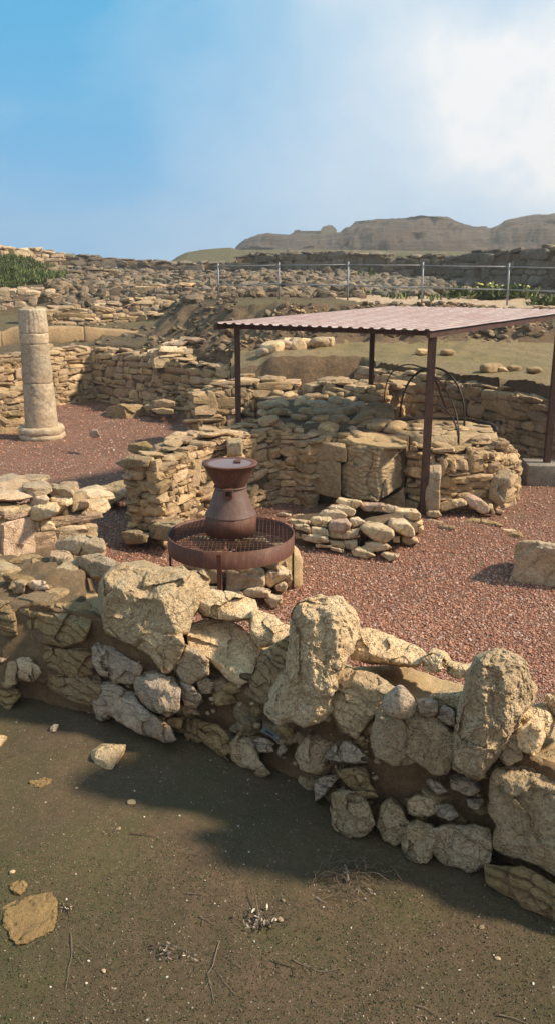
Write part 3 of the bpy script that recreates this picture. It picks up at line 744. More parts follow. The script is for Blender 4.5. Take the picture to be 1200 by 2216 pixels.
# courtyard walls
wall('rubble_wall', 'sunlit rubble wall at the back of the courtyard behind the column, ending in a corner', 'stone wall',
     [(-9.2, 15.4, 0, 1.3), st(0, 775, 17.9, 0), st(120, 757, 18.9, 0), st(199, 756, 19.75, 0)], thick=.55, L=.36, H=.155, mat='wall_stone', back=False)
wall('rubble_wall', 'long shaded rubble wall running from the courtyard corner towards the roof post', 'stone wall',
     [st(199, 756, 19.7, 0), st(350, 775, 18.1, 0), st(500, 797, 16.7, 0), st(560, 806, 16.2, 0)], thick=.6, L=.34, H=.15, back=False, k=5)
wall('wall_stub', 'short stub of rubble wall at the left edge behind the column base', 'stone wall',
     [(-6.6, 14.6, 0, .95), st(-10, 843, 15.0, 0), st(42, 846, 15.2, 0)], thick=.6, L=.4, H=.14, rag=.06)
wall('rubble_wall', 'thick ruined wall behind the slim left roof post, its end jutting over the red gravel', 'stone wall',
     [st(428, 856, 13.8, 0), st(470, 842, 13.95, 0), st(530, 828, 14.1, 0), st(652, 833, 14.35, .3)], thick=.55, L=.36, H=.15, rag=.07, mat='wall_stone')
wall('return_wall', 'low shaded return wall standing below the terrace under the roof', 'stone wall',
     [st(652, 833, 14.35, .5), st(735, 836, 13.75, .6), st(822, 840, 13.1, .6)], thick=.55, L=.36, H=.15, rag=.05)
wall('rubble_wall', 'tall rubble wall in the centre behind the metal hourglass, built of small oblong stones', 'stone wall',
     [st(345, 1010, 8.22, 0), st(375, 992, 8.45, 0), st(410, 978, 8.75, 0), st(450, 958, 9.1, 0), st(540, 930, 9.6, 0), st(603, 918, 10.0, 0)], thick=.46, L=.22, H=.1, rag=.06, k=7, n=6, mat='wall_stone', ends=(True, False))
wall('rubble_wall', 'narrow shaded rubble facing between the central wall and the big ashlar block', 'stone wall',
     [st(600, 925, 10.0, 0), st(640, 940, 9.95, 0), st(668, 952, 9.75, 0)], thick=.6, L=.2, H=.1, rag=.08, ends=(False, False), n=5, back=False)
wall('retaining_wall', 'long retaining wall holding the grass terrace behind the round oven, in shade at right', 'stone wall',
     [st(772, 797, 15.15, .2), st(815, 797, 14.85, 0), st(900, 806, 14.15, 0), st(1000, 822, 13.45, 0), st(1100, 846, 12.75, 0), st(1200, 868, 11.95, 0), (6.2, 9.6, 0, 1.05)], thick=.55, L=.36, H=.165, rag=.05, back=False, k=5, n=6, mat='wall_stone')
# round oven
def oven():
    cx, cy, R = 2.22, 10.5, 1.02; z1 = .86
    pts = []
    for a in np.linspace(math.radians(236), math.radians(395), 12):
        zt = z1 - .06 + .05 * math.sin(a * 5) - .32 * min(1, max(0, (math.degrees(a) - 318) / 40)); pts.append((cx + R * math.cos(a), cy + R * math.sin(a), 0, zt))
    r = wall('round_oven', 'round stone oven base under the metal roof with a flat paved top', 'oven', pts, thick=.3, L=.22, H=.105, rag=.03, back=False, ends=(False, False), k=4.5, n=6, mat='wall_stone', prot=.05, cap='rim_tiles')
    mb = MB(); seg = 48; V = [(cx, cy + .1, z1 + .02)]
    for q in (.3, .6, .9, 1.0):
        for j in range(seg):
            a = 2 * math.pi * j / seg; rr = .8 * q; V.append((cx + rr * math.cos(a), cy + .1 + rr * math.sin(a), z1 + .02 + .012 * math.sin(7 * a + 9 * q) * q - (.25 if q == 1.0 else 0)))
    V = np.array(V); Q = [[1 + i * seg + j, 1 + i * seg + (j + 1) % seg, 1 + (i + 1) * seg + (j + 1) % seg, 1 + (i + 1) * seg + j] for i in range(3) for j in range(seg)]
    mb.add(V, Q=Q, T=[[0, 1 + j, 1 + (j + 1) % seg] for j in range(seg)], tint=(.5, .6, .5)); mb.build('paved_floor', 'block', r)
    mb = MB()
    for i in range(30):
        a = random.uniform(0, 6.28); q = random.uniform(.1, .62); rocks(mb, [(cx + q * math.cos(a), cy + .1 + q * math.sin(a), z1 + .028)], [(random.uniform(.15, .3), random.uniform(.1, .22), .03)], rot(random.random() * 3), k=6, n=3, amp=.06)
    mb.build('floor_tiles', 'block', r)
oven()
def hoops():
    zf = .93
    def g(px, py): return onZ(px, py, zf)
    c = (g(864, 904) + g(1002, 921)) / 2
    r = thing('iron_cage', c, 'black iron cage of crossing hoops over the paved top of the oven', 'iron hoops')
    def arch(A, B, hgt, rad, nm='hoop'):
        mb = MB(); P = []
        for t in np.linspace(0, math.pi, 28):
            q = (A + B) / 2 + (A - B) / 2 * math.cos(t); q = q.copy(); q[2] += hgt * math.sin(t) ** .85; P.append(q)
        tube(mb, P, rad, 6); mb.build(nm, 'iron', r)
    arch(g(864, 904), g(1003, 922), .74, .015); arch(g(830, 868), g(991, 962), .74, .010); arch(g(925, 903), g(990, 958), .28, .012)
    mb = MB(); C0 = np.array([2.22, 10.6, zf - .03]); tube(mb, [C0 + np.array([.73 * math.cos(a), .73 * math.sin(a), 0]) for a in np.linspace(math.radians(-25), math.radians(190), 40)], .022, 6); mb.build('base_hoop', 'iron', r)
    mb = MB(); beam(mb, K(937, 812, 10.7), K(965, 886, 11.2), .035, .01); mb.build('flat_strap', 'post', r)
hoops()
# traced middle distance stones ----------------------------------------------------------
Fr = np.array([-.62, -.78, .05]); Rt = np.array([.72, -.68, .1]); Up = np.array([-.05, -.12, .99])
def one(name, label, cat, outline, y0, mat='lit_stone', group=None, parent=None, **kw):
    kw.setdefault('facet', .5)
    mb = MB(); traced(mb, outline, y0, **kw); o = mb.build(name, mat, parent)
    if label: o['label'] = label
    if parent is None: o['category'] = cat
    if group: o['group'] = group
    return o
def Z4(p): return zz(400, 700, 2.4, p)
def Z5(p): return zz(750, 700, 2.6667, p)
def Z7(p): return zz(340, 960, 2.609, p)
def Z8(p): return zz(560, 1040, 3.158, p)
blk = thing('ashlar_wall', onZ(820, 1105, 0), 'massive ashlar wall end of big squared blocks between the central wall and the oven', 'stone wall')
kw = dict(thick=.55, rnd=.02, amp=.012, nth=110, nr=34, freq=5, facet=.15)
one('squared_block', None, None, Z4([(636, 618), (700, 612), (833, 622), (836, 718), (740, 712), (636, 704)]), 9.75, 'block', parent=blk, planes=[(Fr, None), (Up, None)], crease=(700, 958), tint=TN(.3, .35), **kw)
one('squared_block', None, None, Z4([(626, 704), (700, 706), (806, 724), (808, 905), (770, 902), (626, 868)]), 9.72, 'block', parent=blk, planes=[(Fr, None)], crease=(700, 1030), tint=TN(.2, .2), **kw)
one('squared_block', None, None, Z4([(838, 640), (880, 632), (1000, 638), (1080, 630), (1150, 640), (1152, 700), (1135, 790), (1120, 840), (1060, 880), (1000, 912), (900, 905), (812, 880), (810, 740), (836, 718)]), 9.35, 'block', parent=blk, planes=[(Fr, None), (Rt, None), (Up, (817, 968))], crease=(817, 985), tint=TN(.5, .55), thick=.75, rnd=.025, amp=.024, nth=170, nr=50, freq=4.5, facet=.35, bed=.02)
one('earth_topping', None, None, Z4([(650, 600), (700, 572), (800, 566), (960, 562), (1060, 585), (1152, 612), (1152, 652), (1080, 650), (1000, 655), (900, 652), (800, 632), (680, 622)]), 9.55, 'sandy', parent=blk, planes=[(Up, None), (Fr, (800, 969))], crease=(800, 962), thick=.5, rnd=.05, amp=.02, nth=120, nr=30, freq=5)
one('squared_block', None, None, Z4([(1005, 925), (1100, 878), (1135, 850), (1140, 960), (1060, 975), (1000, 960)]), 9.6, 'block', parent=blk, planes=[(Fr, None)], crease=(845, 1085), tint=TN(.6, .3), **kw)
mb = MB(); A = onZ(660, 1100, 0); box(mb, (1.05, 10.1, .4), (1.25, .6, .8), yaw=-.2); 
V = mb.V[0]; mb.build('mortar_core', 'dirt_core', blk)
G2 = 'blocks and slabs lying on the earth platform below the return wall'
for nm, lb, pts, y, mt in [
 ('stone_slab', 'thin pale capping slab lying on a thick slab below the return wall', [(630, 415), (650, 398), (720, 400), (810, 430), (800, 447), (740, 445), (640, 427)], 12.3, 'lit_stone'),
 ('stone_slab', 'thick rounded slab lying beneath the thin capping slab on the platform', [(572, 462), (600, 436), (660, 432), (800, 448), (822, 482), (770, 512), (700, 502), (600, 492)], 12.0, 'block'),
 ('stone_slab', 'broad sandy slab leaning behind the big upright rounded slab', [(820, 432), (900, 405), (938, 410), (922, 455), (850, 492), (822, 484)], 12.2, 'lit_stone'),
 ('upright_slab', 'big upright slab with a rounded top standing left of the oven floor', [(770, 552), (820, 530), (870, 500), (930, 432), (980, 402), (1050, 412), (1085, 450), (1088, 555), (990, 556), (880, 552)], 11.2, 'block'),
 ('loose_stone', 'pale round stone in front of the upright rounded slab', [(800, 568), (818, 545), (860, 535), (898, 550), (890, 576), (840, 578)], 10.6, 'lit_stone'),
 ('loose_stone', 'flat stone on the platform below the thick rounded slab', [(598, 535), (640, 506), (700, 508), (692, 545), (622, 557)], 11.2, 'lit_stone'),
 ('loose_stone', 'squarish stone on the rear left corner of the ashlar wall', [(648, 602), (655, 572), (740, 568), (760, 602), (700, 617)], 10.0, 'block'),
 ('loose_stone', 'long flat stone resting on the end of the central rubble wall', [(378, 505), (410, 482), (470, 478), (488, 500), (460, 530), (395, 540)], 9.95, 'block'),
 ('loose_stone', 'small rounded stone at the platform edge beside the central wall', [(500, 580), (520, 560), (570, 575), (565, 610), (510, 615)], 10.6, 'wall_stone')]:
    one(nm, lb, 'stone', Z4(pts), y, mt, G2, thick=.4, rnd=.05, amp=.014, nth=64, nr=16)
one('stone_door_panel', 'tall squared stone upright set into the front of the central rubble wall', 'stone', Z4([(220, 600), (262, 592), (300, 600), (302, 690), (222, 690)]), 9.0, 'block', thick=.3, nth=48, nr=12)
# rubble on the platform
G3 = 'loose rubble on the earth platform'
mb = MB()
for i in range(70):
    for _ in range(20):
        x, y = random.uniform(-.9, 1.6), random.uniform(9.9, 15)
        if inpoly(np.array([x]), np.array([y]), PLAT)[0]: break
    s = random.uniform(.07, .26); rocks(mb, [(x, y, .86 + s * .15)], [(s * 1.4, s, s * .6)], rot(random.random() * 3, random.gauss(0, .15)), n=4)
tag(mb.build('rubble', 'wall_stone'), kind='stuff')
# oven slabs
G4 = 'slabs and stones round the foot of the oven'
for nm, lb, pts, y, mt in [
 ('upright_slab', 'tall narrow upright slab standing against the oven just right of the brown roof post', [(452, 800), (462, 768), (485, 760), (512, 766), (536, 800), (534, 1070), (500, 1082), (452, 1080)], 9.32, 'block'),
 ('leaning_slab', 'tall slab leaning against the right side of the oven', [(815, 1012), (830, 930), (850, 870), (868, 828), (900, 822), (946, 850), (946, 920), (915, 1032), (885, 1056)], 9.42, 'block'),
 ('fallen_block', 'oblong block lying flat at the foot of the oven', [(535, 1040), (560, 1028), (670, 1008), (690, 1036), (685, 1056), (600, 1080), (540, 1083)], 9.25, 'lit_stone'),
 ('fallen_block', 'oblong block tilted down towards the leaning slab', [(668, 1000), (690, 975), (740, 985), (800, 1030), (822, 1060), (815, 1090), (780, 1100), (722, 1062), (680, 1032)], 9.2, 'lit_stone'),
 ('broken_tile', 'broken tile standing on edge at the foot of the leaning slab', [(812, 1035), (835, 1040), (846, 1100), (828, 1114)], 9.2, 'lit_stone'),
 ('broken_tile', 'small pale tile fragment pointing right onto the gravel', [(850, 1068), (902, 1080), (890, 1096), (855, 1092)], 9.3, 'lit_stone'),
 ('fallen_block', 'rounded stone at the foot of the tall narrow slab', [(458, 1095), (480, 1075), (530, 1080), (552, 1110), (520, 1126), (468, 1118)], 9.15, 'wall_stone'),
 ('flat_stone', 'low long pale stone beside the foot of the brown roof post', [(450, 1140), (480, 1128), (556, 1138), (552, 1160), (470, 1157)], 9.0, 'lit_stone'),
 ('flat_stone', 'broad flat ochre slab sunk in the gravel before the oven', [(640, 1160), (720, 1120), (850, 1148), (905, 1172), (800, 1200), (660, 1198)], 8.9, 'strata'),
 ('flat_stone', 'small flat stone at the right of the broad ochre slab', [(885, 1195), (905, 1185), (960, 1188), (978, 1200), (920, 1210)], 8.6, 'lit_stone'),
 ('flat_stone', 'squarish ochre stone lying in the gravel near the right edge', [(905, 1225), (940, 1200), (1000, 1208), (1015, 1238), (960, 1250)], 8.4, 'strata'),
 ('flat_stone', 'sunken ochre stone in the gravel beside the foot of the low L shaped wall', [(520, 1170), (560, 1160), (620, 1172), (625, 1190), (560, 1195)], 8.7, 'strata')]:
    thk = .12 if 'tile' in nm else .3
    one(nm, lb, 'stone', Z5(pts), y, mt, G4, thick=thk, rnd=.04, amp=.012, nth=64, nr=16)
one('limestone_block', 'large smooth squared limestone block cut by the right edge on the red gravel', 'stone block', zz(900, 1040, 4, [(850, 560), (870, 530), (930, 512), (1050, 516), (1250, 545), (1450, 575), (1450, 990), (1200, 950), (1000, 905), (800, 872), (850, 720), (845, 640)]), 6.95, 'block', planes=[([-.35, -.93, .12], None), (Up, None)], crease=(1160, 1172), thick=.55, rnd=.05, amp=.012, nth=120, nr=30, freq=4, tint=TN(.8, .8))
# low L shaped wall
lowg = thing('low_stone_wall', onZ(780, 1200, 0), 'low L shaped wall of big pale stones on the gravel right of the hourglass stand', 'stone wall')
LG = [
 ([(515, 150), (540, 112), (690, 130), (705, 155), (660, 190), (600, 180)], 8.7), ([(680, 170), (710, 145), (830, 150), (862, 170), (835, 200), (830, 222), (720, 205)], 8.6),
 ([(835, 190), (880, 165), (945, 180), (930, 210), (900, 225), (840, 215)], 8.55), ([(910, 215), (940, 180), (1070, 185), (1110, 230), (1105, 265), (1050, 275), (960, 250)], 8.45),
 ([(1000, 285), (1110, 260), (1114, 300), (1060, 325)], 8.45), ([(470, 180), (500, 160), (590, 165), (655, 205), (640, 240), (600, 240), (560, 205)], 8.45),
 ([(400, 240), (450, 195), (560, 200), (600, 240), (590, 262), (500, 262)], 8.3), ([(342, 290), (370, 252), (480, 252), (500, 270), (470, 300), (470, 325), (380, 322)], 8.15),
 ([(470, 300), (490, 262), (590, 256), (628, 290), (615, 338), (575, 357), (480, 350)], 7.98), ([(475, 350), (600, 342), (685, 332), (662, 387), (600, 407), (488, 387)], 7.95),
 ([(620, 250), (680, 243), (732, 285), (700, 302), (640, 322), (622, 290)], 8.1), ([(680, 330), (740, 286), (840, 298), (912, 330), (920, 377), (890, 412), (830, 432), (770, 402), (710, 367)], 7.8),
 ([(876, 312), (900, 267), (990, 273), (1052, 330), (1064, 382), (1000, 390), (920, 347)], 8.0), ([(180, 280), (220, 260), (345, 266), (352, 292), (230, 297)], 8.2),
 ([(252, 300), (350, 308), (357, 362), (260, 337)], 8.1), ([(288, 363), (380, 360), (472, 380), (482, 424), (400, 428), (290, 397)], 8.02),
 ([(358, 318), (467, 328), (478, 378), (360, 367)], 8.06), ([(486, 403), (582, 407), (592, 468), (500, 442)], 7.95),
 ([(583, 413), (662, 402), (668, 472), (590, 468)], 7.88), ([(728, 422), (800, 412), (872, 430), (908, 460), (850, 482), (780, 482), (730, 452)], 7.75),
 ([(632, 492), (690, 458), (792, 508), (722, 537), (650, 524)], 7.72), ([(818, 512), (850, 490), (942, 503), (942, 530), (872, 560)], 7.6),
 ([(488, 450), (580, 468), (577, 492), (500, 477)], 7.9), ([(373, 443), (475, 453), (472, 472), (380, 464)], 7.95), ([(1058, 330), (1112, 300), (1117, 342), (1085, 364)], 8.4),
 ([(903, 388), (957, 383), (962, 432), (910, 432)], 8.0), ([(120, 240), (150, 226), (215, 228), (215, 245), (160, 250)], 8.4), ([(225, 245), (260, 232), (385, 238), (380, 258), (280, 260)], 8.5),
 ([(240, 350), (285, 345), (290, 395), (245, 390)], 8.2), ([(668, 470), (730, 440), (790, 480), (760, 500)], 7.8), ([(960, 390), (1060, 385), (1080, 420), (1000, 445), (960, 430)], 8.1)]
for i, (pts, y) in enumerate(LG):
    one('stone', 'reddish rounded stone' if i == 8 else None, None, Z8(pts), y, 'lit_stone', parent=lowg, thick=.34, rnd=.05, amp=.014, nth=64, nr=16, tint=TN(.95 if i in (8, 1) else random.random() * .6, random.uniform(.4, 1)))
mb = MB()
for (a, b, wd) in ((onZ(640, 1165, .1), onZ(760, 1150, .1), .3), (onZ(720, 1120, .1), onZ(900, 1135, .1), .3), (onZ(800, 1175, .1), onZ(890, 1150, .1), .35)):
    rocks(mb, [(a + b) / 2 + np.array([0, .16, 0])], [(np.linalg.norm(a - b), wd, .36)], rot(math.atan2(b[1] - a[1], b[0] - a[0])), n=12, k=5, amp=.05)
mb.build('mortar_core', 'dirt_core', lowg)
# plinth of stones beneath the grating
pil = thing('stone_plinth', onZ(520, 1300, 0), 'rough mortared plinth of pale stones beneath the round metal grating', 'stone plinth')
PL_ = [([(138, 692), (165, 662), (180, 660), (216, 690), (215, 722), (165, 724)], 6.95), ([(222, 702), (240, 678), (362, 688), (368, 782), (300, 792), (235, 752)], 6.75), ([(388, 702), (440, 688), (470, 740), (600, 700), (602, 802), (480, 832), (390, 842)], 6.6),
 ([(438, 700), (500, 685), (562, 690), (602, 715), (540, 757), (480, 747)], 6.62), ([(558, 692), (600, 663), (672, 668), (667, 712), (600, 702)], 6.75), ([(600, 742), (640, 700), (690, 688), (722, 700), (742, 732), (700, 772), (640, 812), (603, 792)], 6.65),
 ([(678, 662), (712, 643), (727, 692), (690, 702)], 6.9), ([(652, 802), (700, 778), (727, 800), (712, 837), (665, 832)], 6.6), ([(468, 852), (500, 830), (562, 810), (637, 830), (632, 872), (500, 872)], 6.45), ([(608, 880), (640, 853), (707, 860), (702, 902), (650, 927)], 6.4),
 ([(268, 802), (340, 808), (382, 852), (300, 847)], 6.6), ([(700, 700), (750, 720), (757, 772), (720, 772)], 6.8), ([(380, 840), (470, 830), (480, 870), (400, 880)], 6.5),
 ([(200, 540), (300, 520), (380, 530), (385, 600), (250, 590)], 7.1), ([(388, 540), (460, 525), (470, 580), (400, 600)], 7.0), ([(470, 530), (600, 525), (650, 570), (560, 590), (475, 590)], 7.0)]
for pts, y in PL_: one('stone', None, None, Z7(pts), y, 'lit_stone', parent=pil, thick=.3, rnd=.05, amp=.014, nth=64, nr=16, tint=TN(random.random() * .7, random.uniform(.4, 1)))
mb = MB(); rocks(mb, [(-.12, 7.05, .14)], [(.7, .5, .36)], rot(.1), n=16, k=4, amp=.06); mb.build('mortar_core', 'sandy', pil)

# ------------------------------------------------------------------ metal grating stand with hourglass
def stand():
    cx, cy, R, zt, hr = -.42, 6.85, .575, .565, .155
    cx = onY(500, 1150, 6.85)[0]; zt = onY(500, 1152, 6.85)[2]
    r = thing('grating_table', (cx, cy, 0), 'round rust brown metal grating table carrying the hourglass, standing over the stone plinth', 'metal stand')
    mb = MB(); lathe(mb, [(R, zt - hr), (R, zt), (R - .012, zt), (R - .012, zt - hr), (R, zt - hr)], (cx, cy, 0), 96); mb.build('rim_band', 'rust', r)
    mb = MB(); zg = zt - .022
    k = int(R / .036)
    for i in range(-k, k + 1):
        q = i * .036; L = math.sqrt(max(R * R - q * q, 0)) - .012
        beam(mb, (cx + q, cy - L, zg), (cx + q, cy + L, zg), .004, .012)
    k = int(R / .046)
    for i in range(-k, k + 1):
        q = i * .046; L = math.sqrt(max(R * R - q * q, 0)) - .012
        beam(mb, (cx - L, cy + q, zg + .001), (cx + L, cy + q, zg + .001), .004, .008)
    mb.build('grating', 'post', r, smooth=False)
    def leg(a, wd, h, m):
        b = (cx + (R - .012) * math.cos(a), cy + (R - .012) * math.sin(a)); mb = MB(); box(mb, (b[0], b[1], (zt - .02) / 2 - .01), (wd, h, zt - .0), yaw=a + math.pi / 2, bev=.002); mb.build('leg', m, r, smooth=False)
    leg(math.radians(-97), .04, .03, 'rust'); leg(math.radians(0), .02, .02, 'iron'); leg(math.radians(180), .02, .02, 'iron'); leg(math.radians(86), .04, .03, 'rust')
    z0 = zt + .005; c = (cx, cy)
    h = thing('metal_hourglass', (cx, cy, z0), 'brown sheet metal hourglass shaped mill model with an open flared top', 'mill model')
    def zf(py, rr): return onY(500, py, cy - rr)[2]
    rb = .229; zj = zf(1128, rb); zn = zf(1060, .135); zu = zt + .65
    zu = onY(500, 1001, cy)[2]; ru = .247
    mb = MB(); lathe(mb, [(rb - .004, z0), (rb, z0), (rb, zj), (rb - .006, zj + .002)], (cx, cy, 0), 80); mb.build('base_drum', 'rust', h)
    mb = MB(); lathe(mb, [(rb - .001, zj), (rb + .003, zj + .004), (rb, zj + .012), (rb - .03, zj + .06), (.135, zn - .008)], (cx, cy, 0), 80); mb.build('lower_cone', 'rustcone', h)
    mb = MB(); lathe(mb, [(.128, zn), (.20, zn + (zu - zn) * .58), (ru - .006, zu - .012), (ru, zu - .01), (ru, zu), (ru - .05, zu - .004), (ru - .055, zu - .006)], (cx, cy, 0), 80); mb.build('upper_cone', 'rust', h)
    mb = MB(); lathe(mb, [(ru - .052, zu - .006), (.1, zu - .009), (.0005, zu - .009)], (cx, cy, 0), 80); ld = mb.build('lid', 'lidglass', h)
    mb = MB(); tube(mb, [(cx + .142 * math.cos(a), cy + .142 * math.sin(a), zn) for a in np.linspace(0, 2 * math.pi, 60)], .009, 8, cap=False); mb.build('neck_ring', 'rustcone', h)
    p = onY(494, 1067, cy - .15); 
    mb = MB(); q = .033
    for dx, dz, sx, sz in ((0, q, .083, .017), (0, -q, .083, .017), (q, 0, .017, .05), (-q, 0, .017, .05)): box(mb, (p[0] + dx, p[1] - .02, p[2] + dz), (sx, .06, sz), bev=.001)
    sk = mb.build('square_socket', 'rust', h, smooth=False)
    mb = MB(); box(mb, (p[0], p[1], p[2]), (.05, .03, .05)); mb.build('socket_hole', 'iron', sk, smooth=False)
    mb = MB(); b = onY(515, 998, cy + .02); box(mb, (b[0], cy + .06, zu + .0), (.045, .14, .025), bev=.003); mb.build('top_bar', 'rust', ld, smooth=False)
stand()

# ------------------------------------------------------------------ shelter
def shelter():
    Fc = onY(935, 716, 9.2); Lc = onY(459, 700, 10.7); Bc = onY(842, 664, 13.6); Rc = Fc + Bc - Lc
    r = thing('metal_shelter', onZ(915, 1118, 0), 'open metal shelter with a corrugated maroon roof on thin brown posts over the oven', 'shelter')
    U = Lc - Fc; W = Rc - Fc; nu = int(np.linalg.norm(U) / .0125); V = []
    TNT = []; up = np.cross(U, W); up /= np.linalg.norm(up); up *= np.sign(up[2]); n_w = 12
    nr = 22
    for side in (0, 1):
        for j in range(n_w + 1):
            for i in range(nu + 1):
                a = i / nu; ph = (a * nr) % 1.0
                tr = min(1, max(0, (abs(ph - .5) - .16) / .09))      # trapezoid ribs
                TNT.append((tr, .5, .5)); V.append(Fc + U * a + W * (j / n_w) + up * ((1 - tr) * .018 - side * .003 + .002 * math.sin(j * 2.1 + i * .3)))
    I = np.arange((nu + 1) * (n_w + 1)).reshape(n_w + 1, nu + 1); m = I.size
    Q = np.stack([I[:-1, :-1], I[:-1, 1:], I[1:, 1:], I[1:, :-1]], -1).reshape(-1, 4); Q2 = (Q + m)[:, ::-1]
    E = np.stack([I[0, :-1], I[0, 1:], I[0, 1:] + m, I[0, :-1] + m], -1)
    mb = MB(); mb.add(np.array(V), Q=np.concatenate([Q, Q2, E]), tint=np.array(TNT)); mb.build('roof_sheet', 'roof', r, smooth=False)
    dn = np.array([0, 0, -.045]); u = U / np.linalg.norm(U); w_ = W / np.linalg.norm(W)
    for a, b in ((Fc, Rc), (Lc, Bc)):
        o = u * (.05 if a is Fc else -.05); mb = MB(); beam(mb, a + dn + o, b + dn + o, .05, .07); mb.build('roof_beam', 'post', r, smooth=False)
    for t in (.06, .5, .93):
        mb = MB(); beam(mb, Fc + W * t + dn * 1.1 + u * .03, Lc + W * t + dn * 1.1 - u * .03, .05, .06); mb.build('purlin', 'post', r, smooth=False)
    def post(base, top, wd):
        mb = MB(); beam(mb, base, top, wd, wd); mb.build('post', 'post', r, smooth=False)
        mb = MB(); box(mb, (base[0], base[1], base[2] + .006), (wd * 2, wd * 2, .012)); return mb
    b = onZ(916, 1122, -.05); t = onY(933, 722, 9.36); b[1] = t[1] = 9.36; b = onY(914, 1122, 9.36); post(b, np.array([b[0], b[1], 2.2]), .085)
    b = onY(516, 920, 10.75); post(b, np.array([b[0], b[1], 2.22]), .075)
    b = onY(801, 832, 12.7); post(b, np.array([b[0], b[1], 2.3]), .075)
    b = onY(1181, 1008, 11.12); post(b, np.array([b[0], b[1], 2.27]), .085)
shelter()
pc = onZ(1182, 1052, 0); mb = MB(); box(mb, (3.86, 11.12, .14), (.56, .5, .3), yaw=-.1, bev=.008)
tag(mb.build('concrete_footing', 'concrete'), 'plain grey concrete footing block carrying the right hand roof post', 'concrete block')

# ------------------------------------------------------------------ column
def column():
    c = onZ(91, 938, 0); c[1] = 14.6; c[0] = onY(91, 930, 14.6)[0]
    r = thing('stone_column', c, 'weathered stone column of stacked drums standing on the red gravel at left', 'column')
    H_ = onY(68, 668, 14.6)[2]
    zs = [(.235, .245), (1.22, .245)]
    def drum(z0, z1, r0, r1, nm='drum', flut=0, tint=(.4, .6, .5), groove=.012, dx=0):
        mb = MB(); seg = 96; rows = max(8, int((z1 - z0) / .018)); V = []
        for i in range(rows + 1):
            t = i / rows; z = z0 + (z1 - z0) * t; e = min(t, 1 - t) * (z1 - z0); rr = r0 + (r1 - r0) * t - groove * max(0, 1 - e / .02)
            for j in range(seg):
                a = 2 * math.pi * j / seg; q = rr + flut * .5 * math.cos(a * 20 + z * 5)
                V.append((c[0] + dx + q * math.cos(a), c[1] + q * math.sin(a), z))
        V.append((c[0] + dx, c[1], z1)); V = np.array(V); D = vfbm(V * 5, 4, int(z0 * 100) + 3) * .016 + vfbm(V * 18, 3, int(z0 * 90) + 5) * .007
        V = V + D
        Q = [[i * seg + j, i * seg + (j + 1) % seg, (i + 1) * seg + (j + 1) % seg, (i + 1) * seg + j] for i in range(rows) for j in range(seg)]
        mb.add(V, Q=Q, T=[[len(V) - 1, rows * seg + j, rows * seg + (j + 1) % seg] for j in range(seg)], tint=tint); mb.build(nm, 'column', r)
    def zy(py): return onY(80, py, 14.6 - .22)[2]
    R0, R1 = .285, .245
    cuts = [(0, .10, .415, .425, 'plinth'), (.09, .24, .40, .34, 'base_torus')]
    for z0, z1, a, b, nm in cuts: 
        mb = MB(); pr = [(.0005, z0)] + [(a * .93 + .05 * math.sin(t) if nm == 'base_torus' else a - .03 + .04 * math.sin(t), z0 + (z1 - z0) * (1 - math.cos(t)) / 2) for t in np.linspace(0, math.pi, 12)] + [(.0005, z1)]
        lathe(mb, pr, (c[0], c[1], 0), 96, tint=(.5, .7, .5)); V = mb.V[0]; mb.V[0] = V + vfbm(V * 7, 4, 5) * .028; mb.build(nm, 'column', r)
    joints = [.22, zy(831), zy(745), zy(722), H_]
    rads = [.292, .272, .255, .25, .235]
    drum(joints[0], joints[1], .30, .272); drum(joints[1], joints[2], .272, .252, tint=(.6, .35, .5)); drum(joints[2], joints[3], .262, .258, tint=(.3, .9, .5)); drum(joints[3], joints[4], .258, .235, flut=.006, tint=(.7, .75, .5))
column()
one('stone_block', 'flat layered stone block lying on the red gravel in the courtyard', 'stone block', zz(0, 640, 2.4, [(552, 640), (560, 600), (570, 575), (640, 562), (735, 562), (752, 600), (748, 632), (650, 645)]), 16.9, 'strata', planes=[(Fr, None), (Rt, None), (Up, (272, 880))], crease=(272, 884), thick=.7, rnd=.03, amp=.02)
for nm, lb, pts, y in [('stone_block', 'low rounded stone at the foot of the shaded wall right of the layered block', [(740, 575), (800, 562), (812, 590), (760, 600)], 17.0), ('stone_block', 'flat stone sunk beside the wall foot, farthest right in the courtyard', [(795, 545), (850, 535), (905, 545), (905, 575), (850, 585), (800, 580)], 16.8), ('stone_block', 'thin flat slab on the gravel against the jutting wall end', [(790, 590), (850, 582), (905, 590), (900, 612), (820, 612)], 16.4)]:
    one(nm, lb, 'stone', zz(0, 640, 2.4, pts), y, 'wall_stone', thick=.4)
one('loose_stone', 'small white broken stone heap on the open courtyard gravel', 'stone', zz(0, 640, 2.4, [(465, 715), (485, 685), (505, 700), (520, 730), (480, 738)]), 13.1, 'lit_stone', thick=.15, nth=40, nr=8)
one('sill_stone', 'long sloping brown slab on the gravel between the stub and the central wall', 'stone', [(170, 1075), (200, 1058), (270, 1040), (292, 1050), (290, 1072), (240, 1092), (190, 1096)], 9.6, 'strata', planes=[(Fr, None), (Up, None)], crease=(230, 1060), thick=.5, rnd=.06, amp=.02)
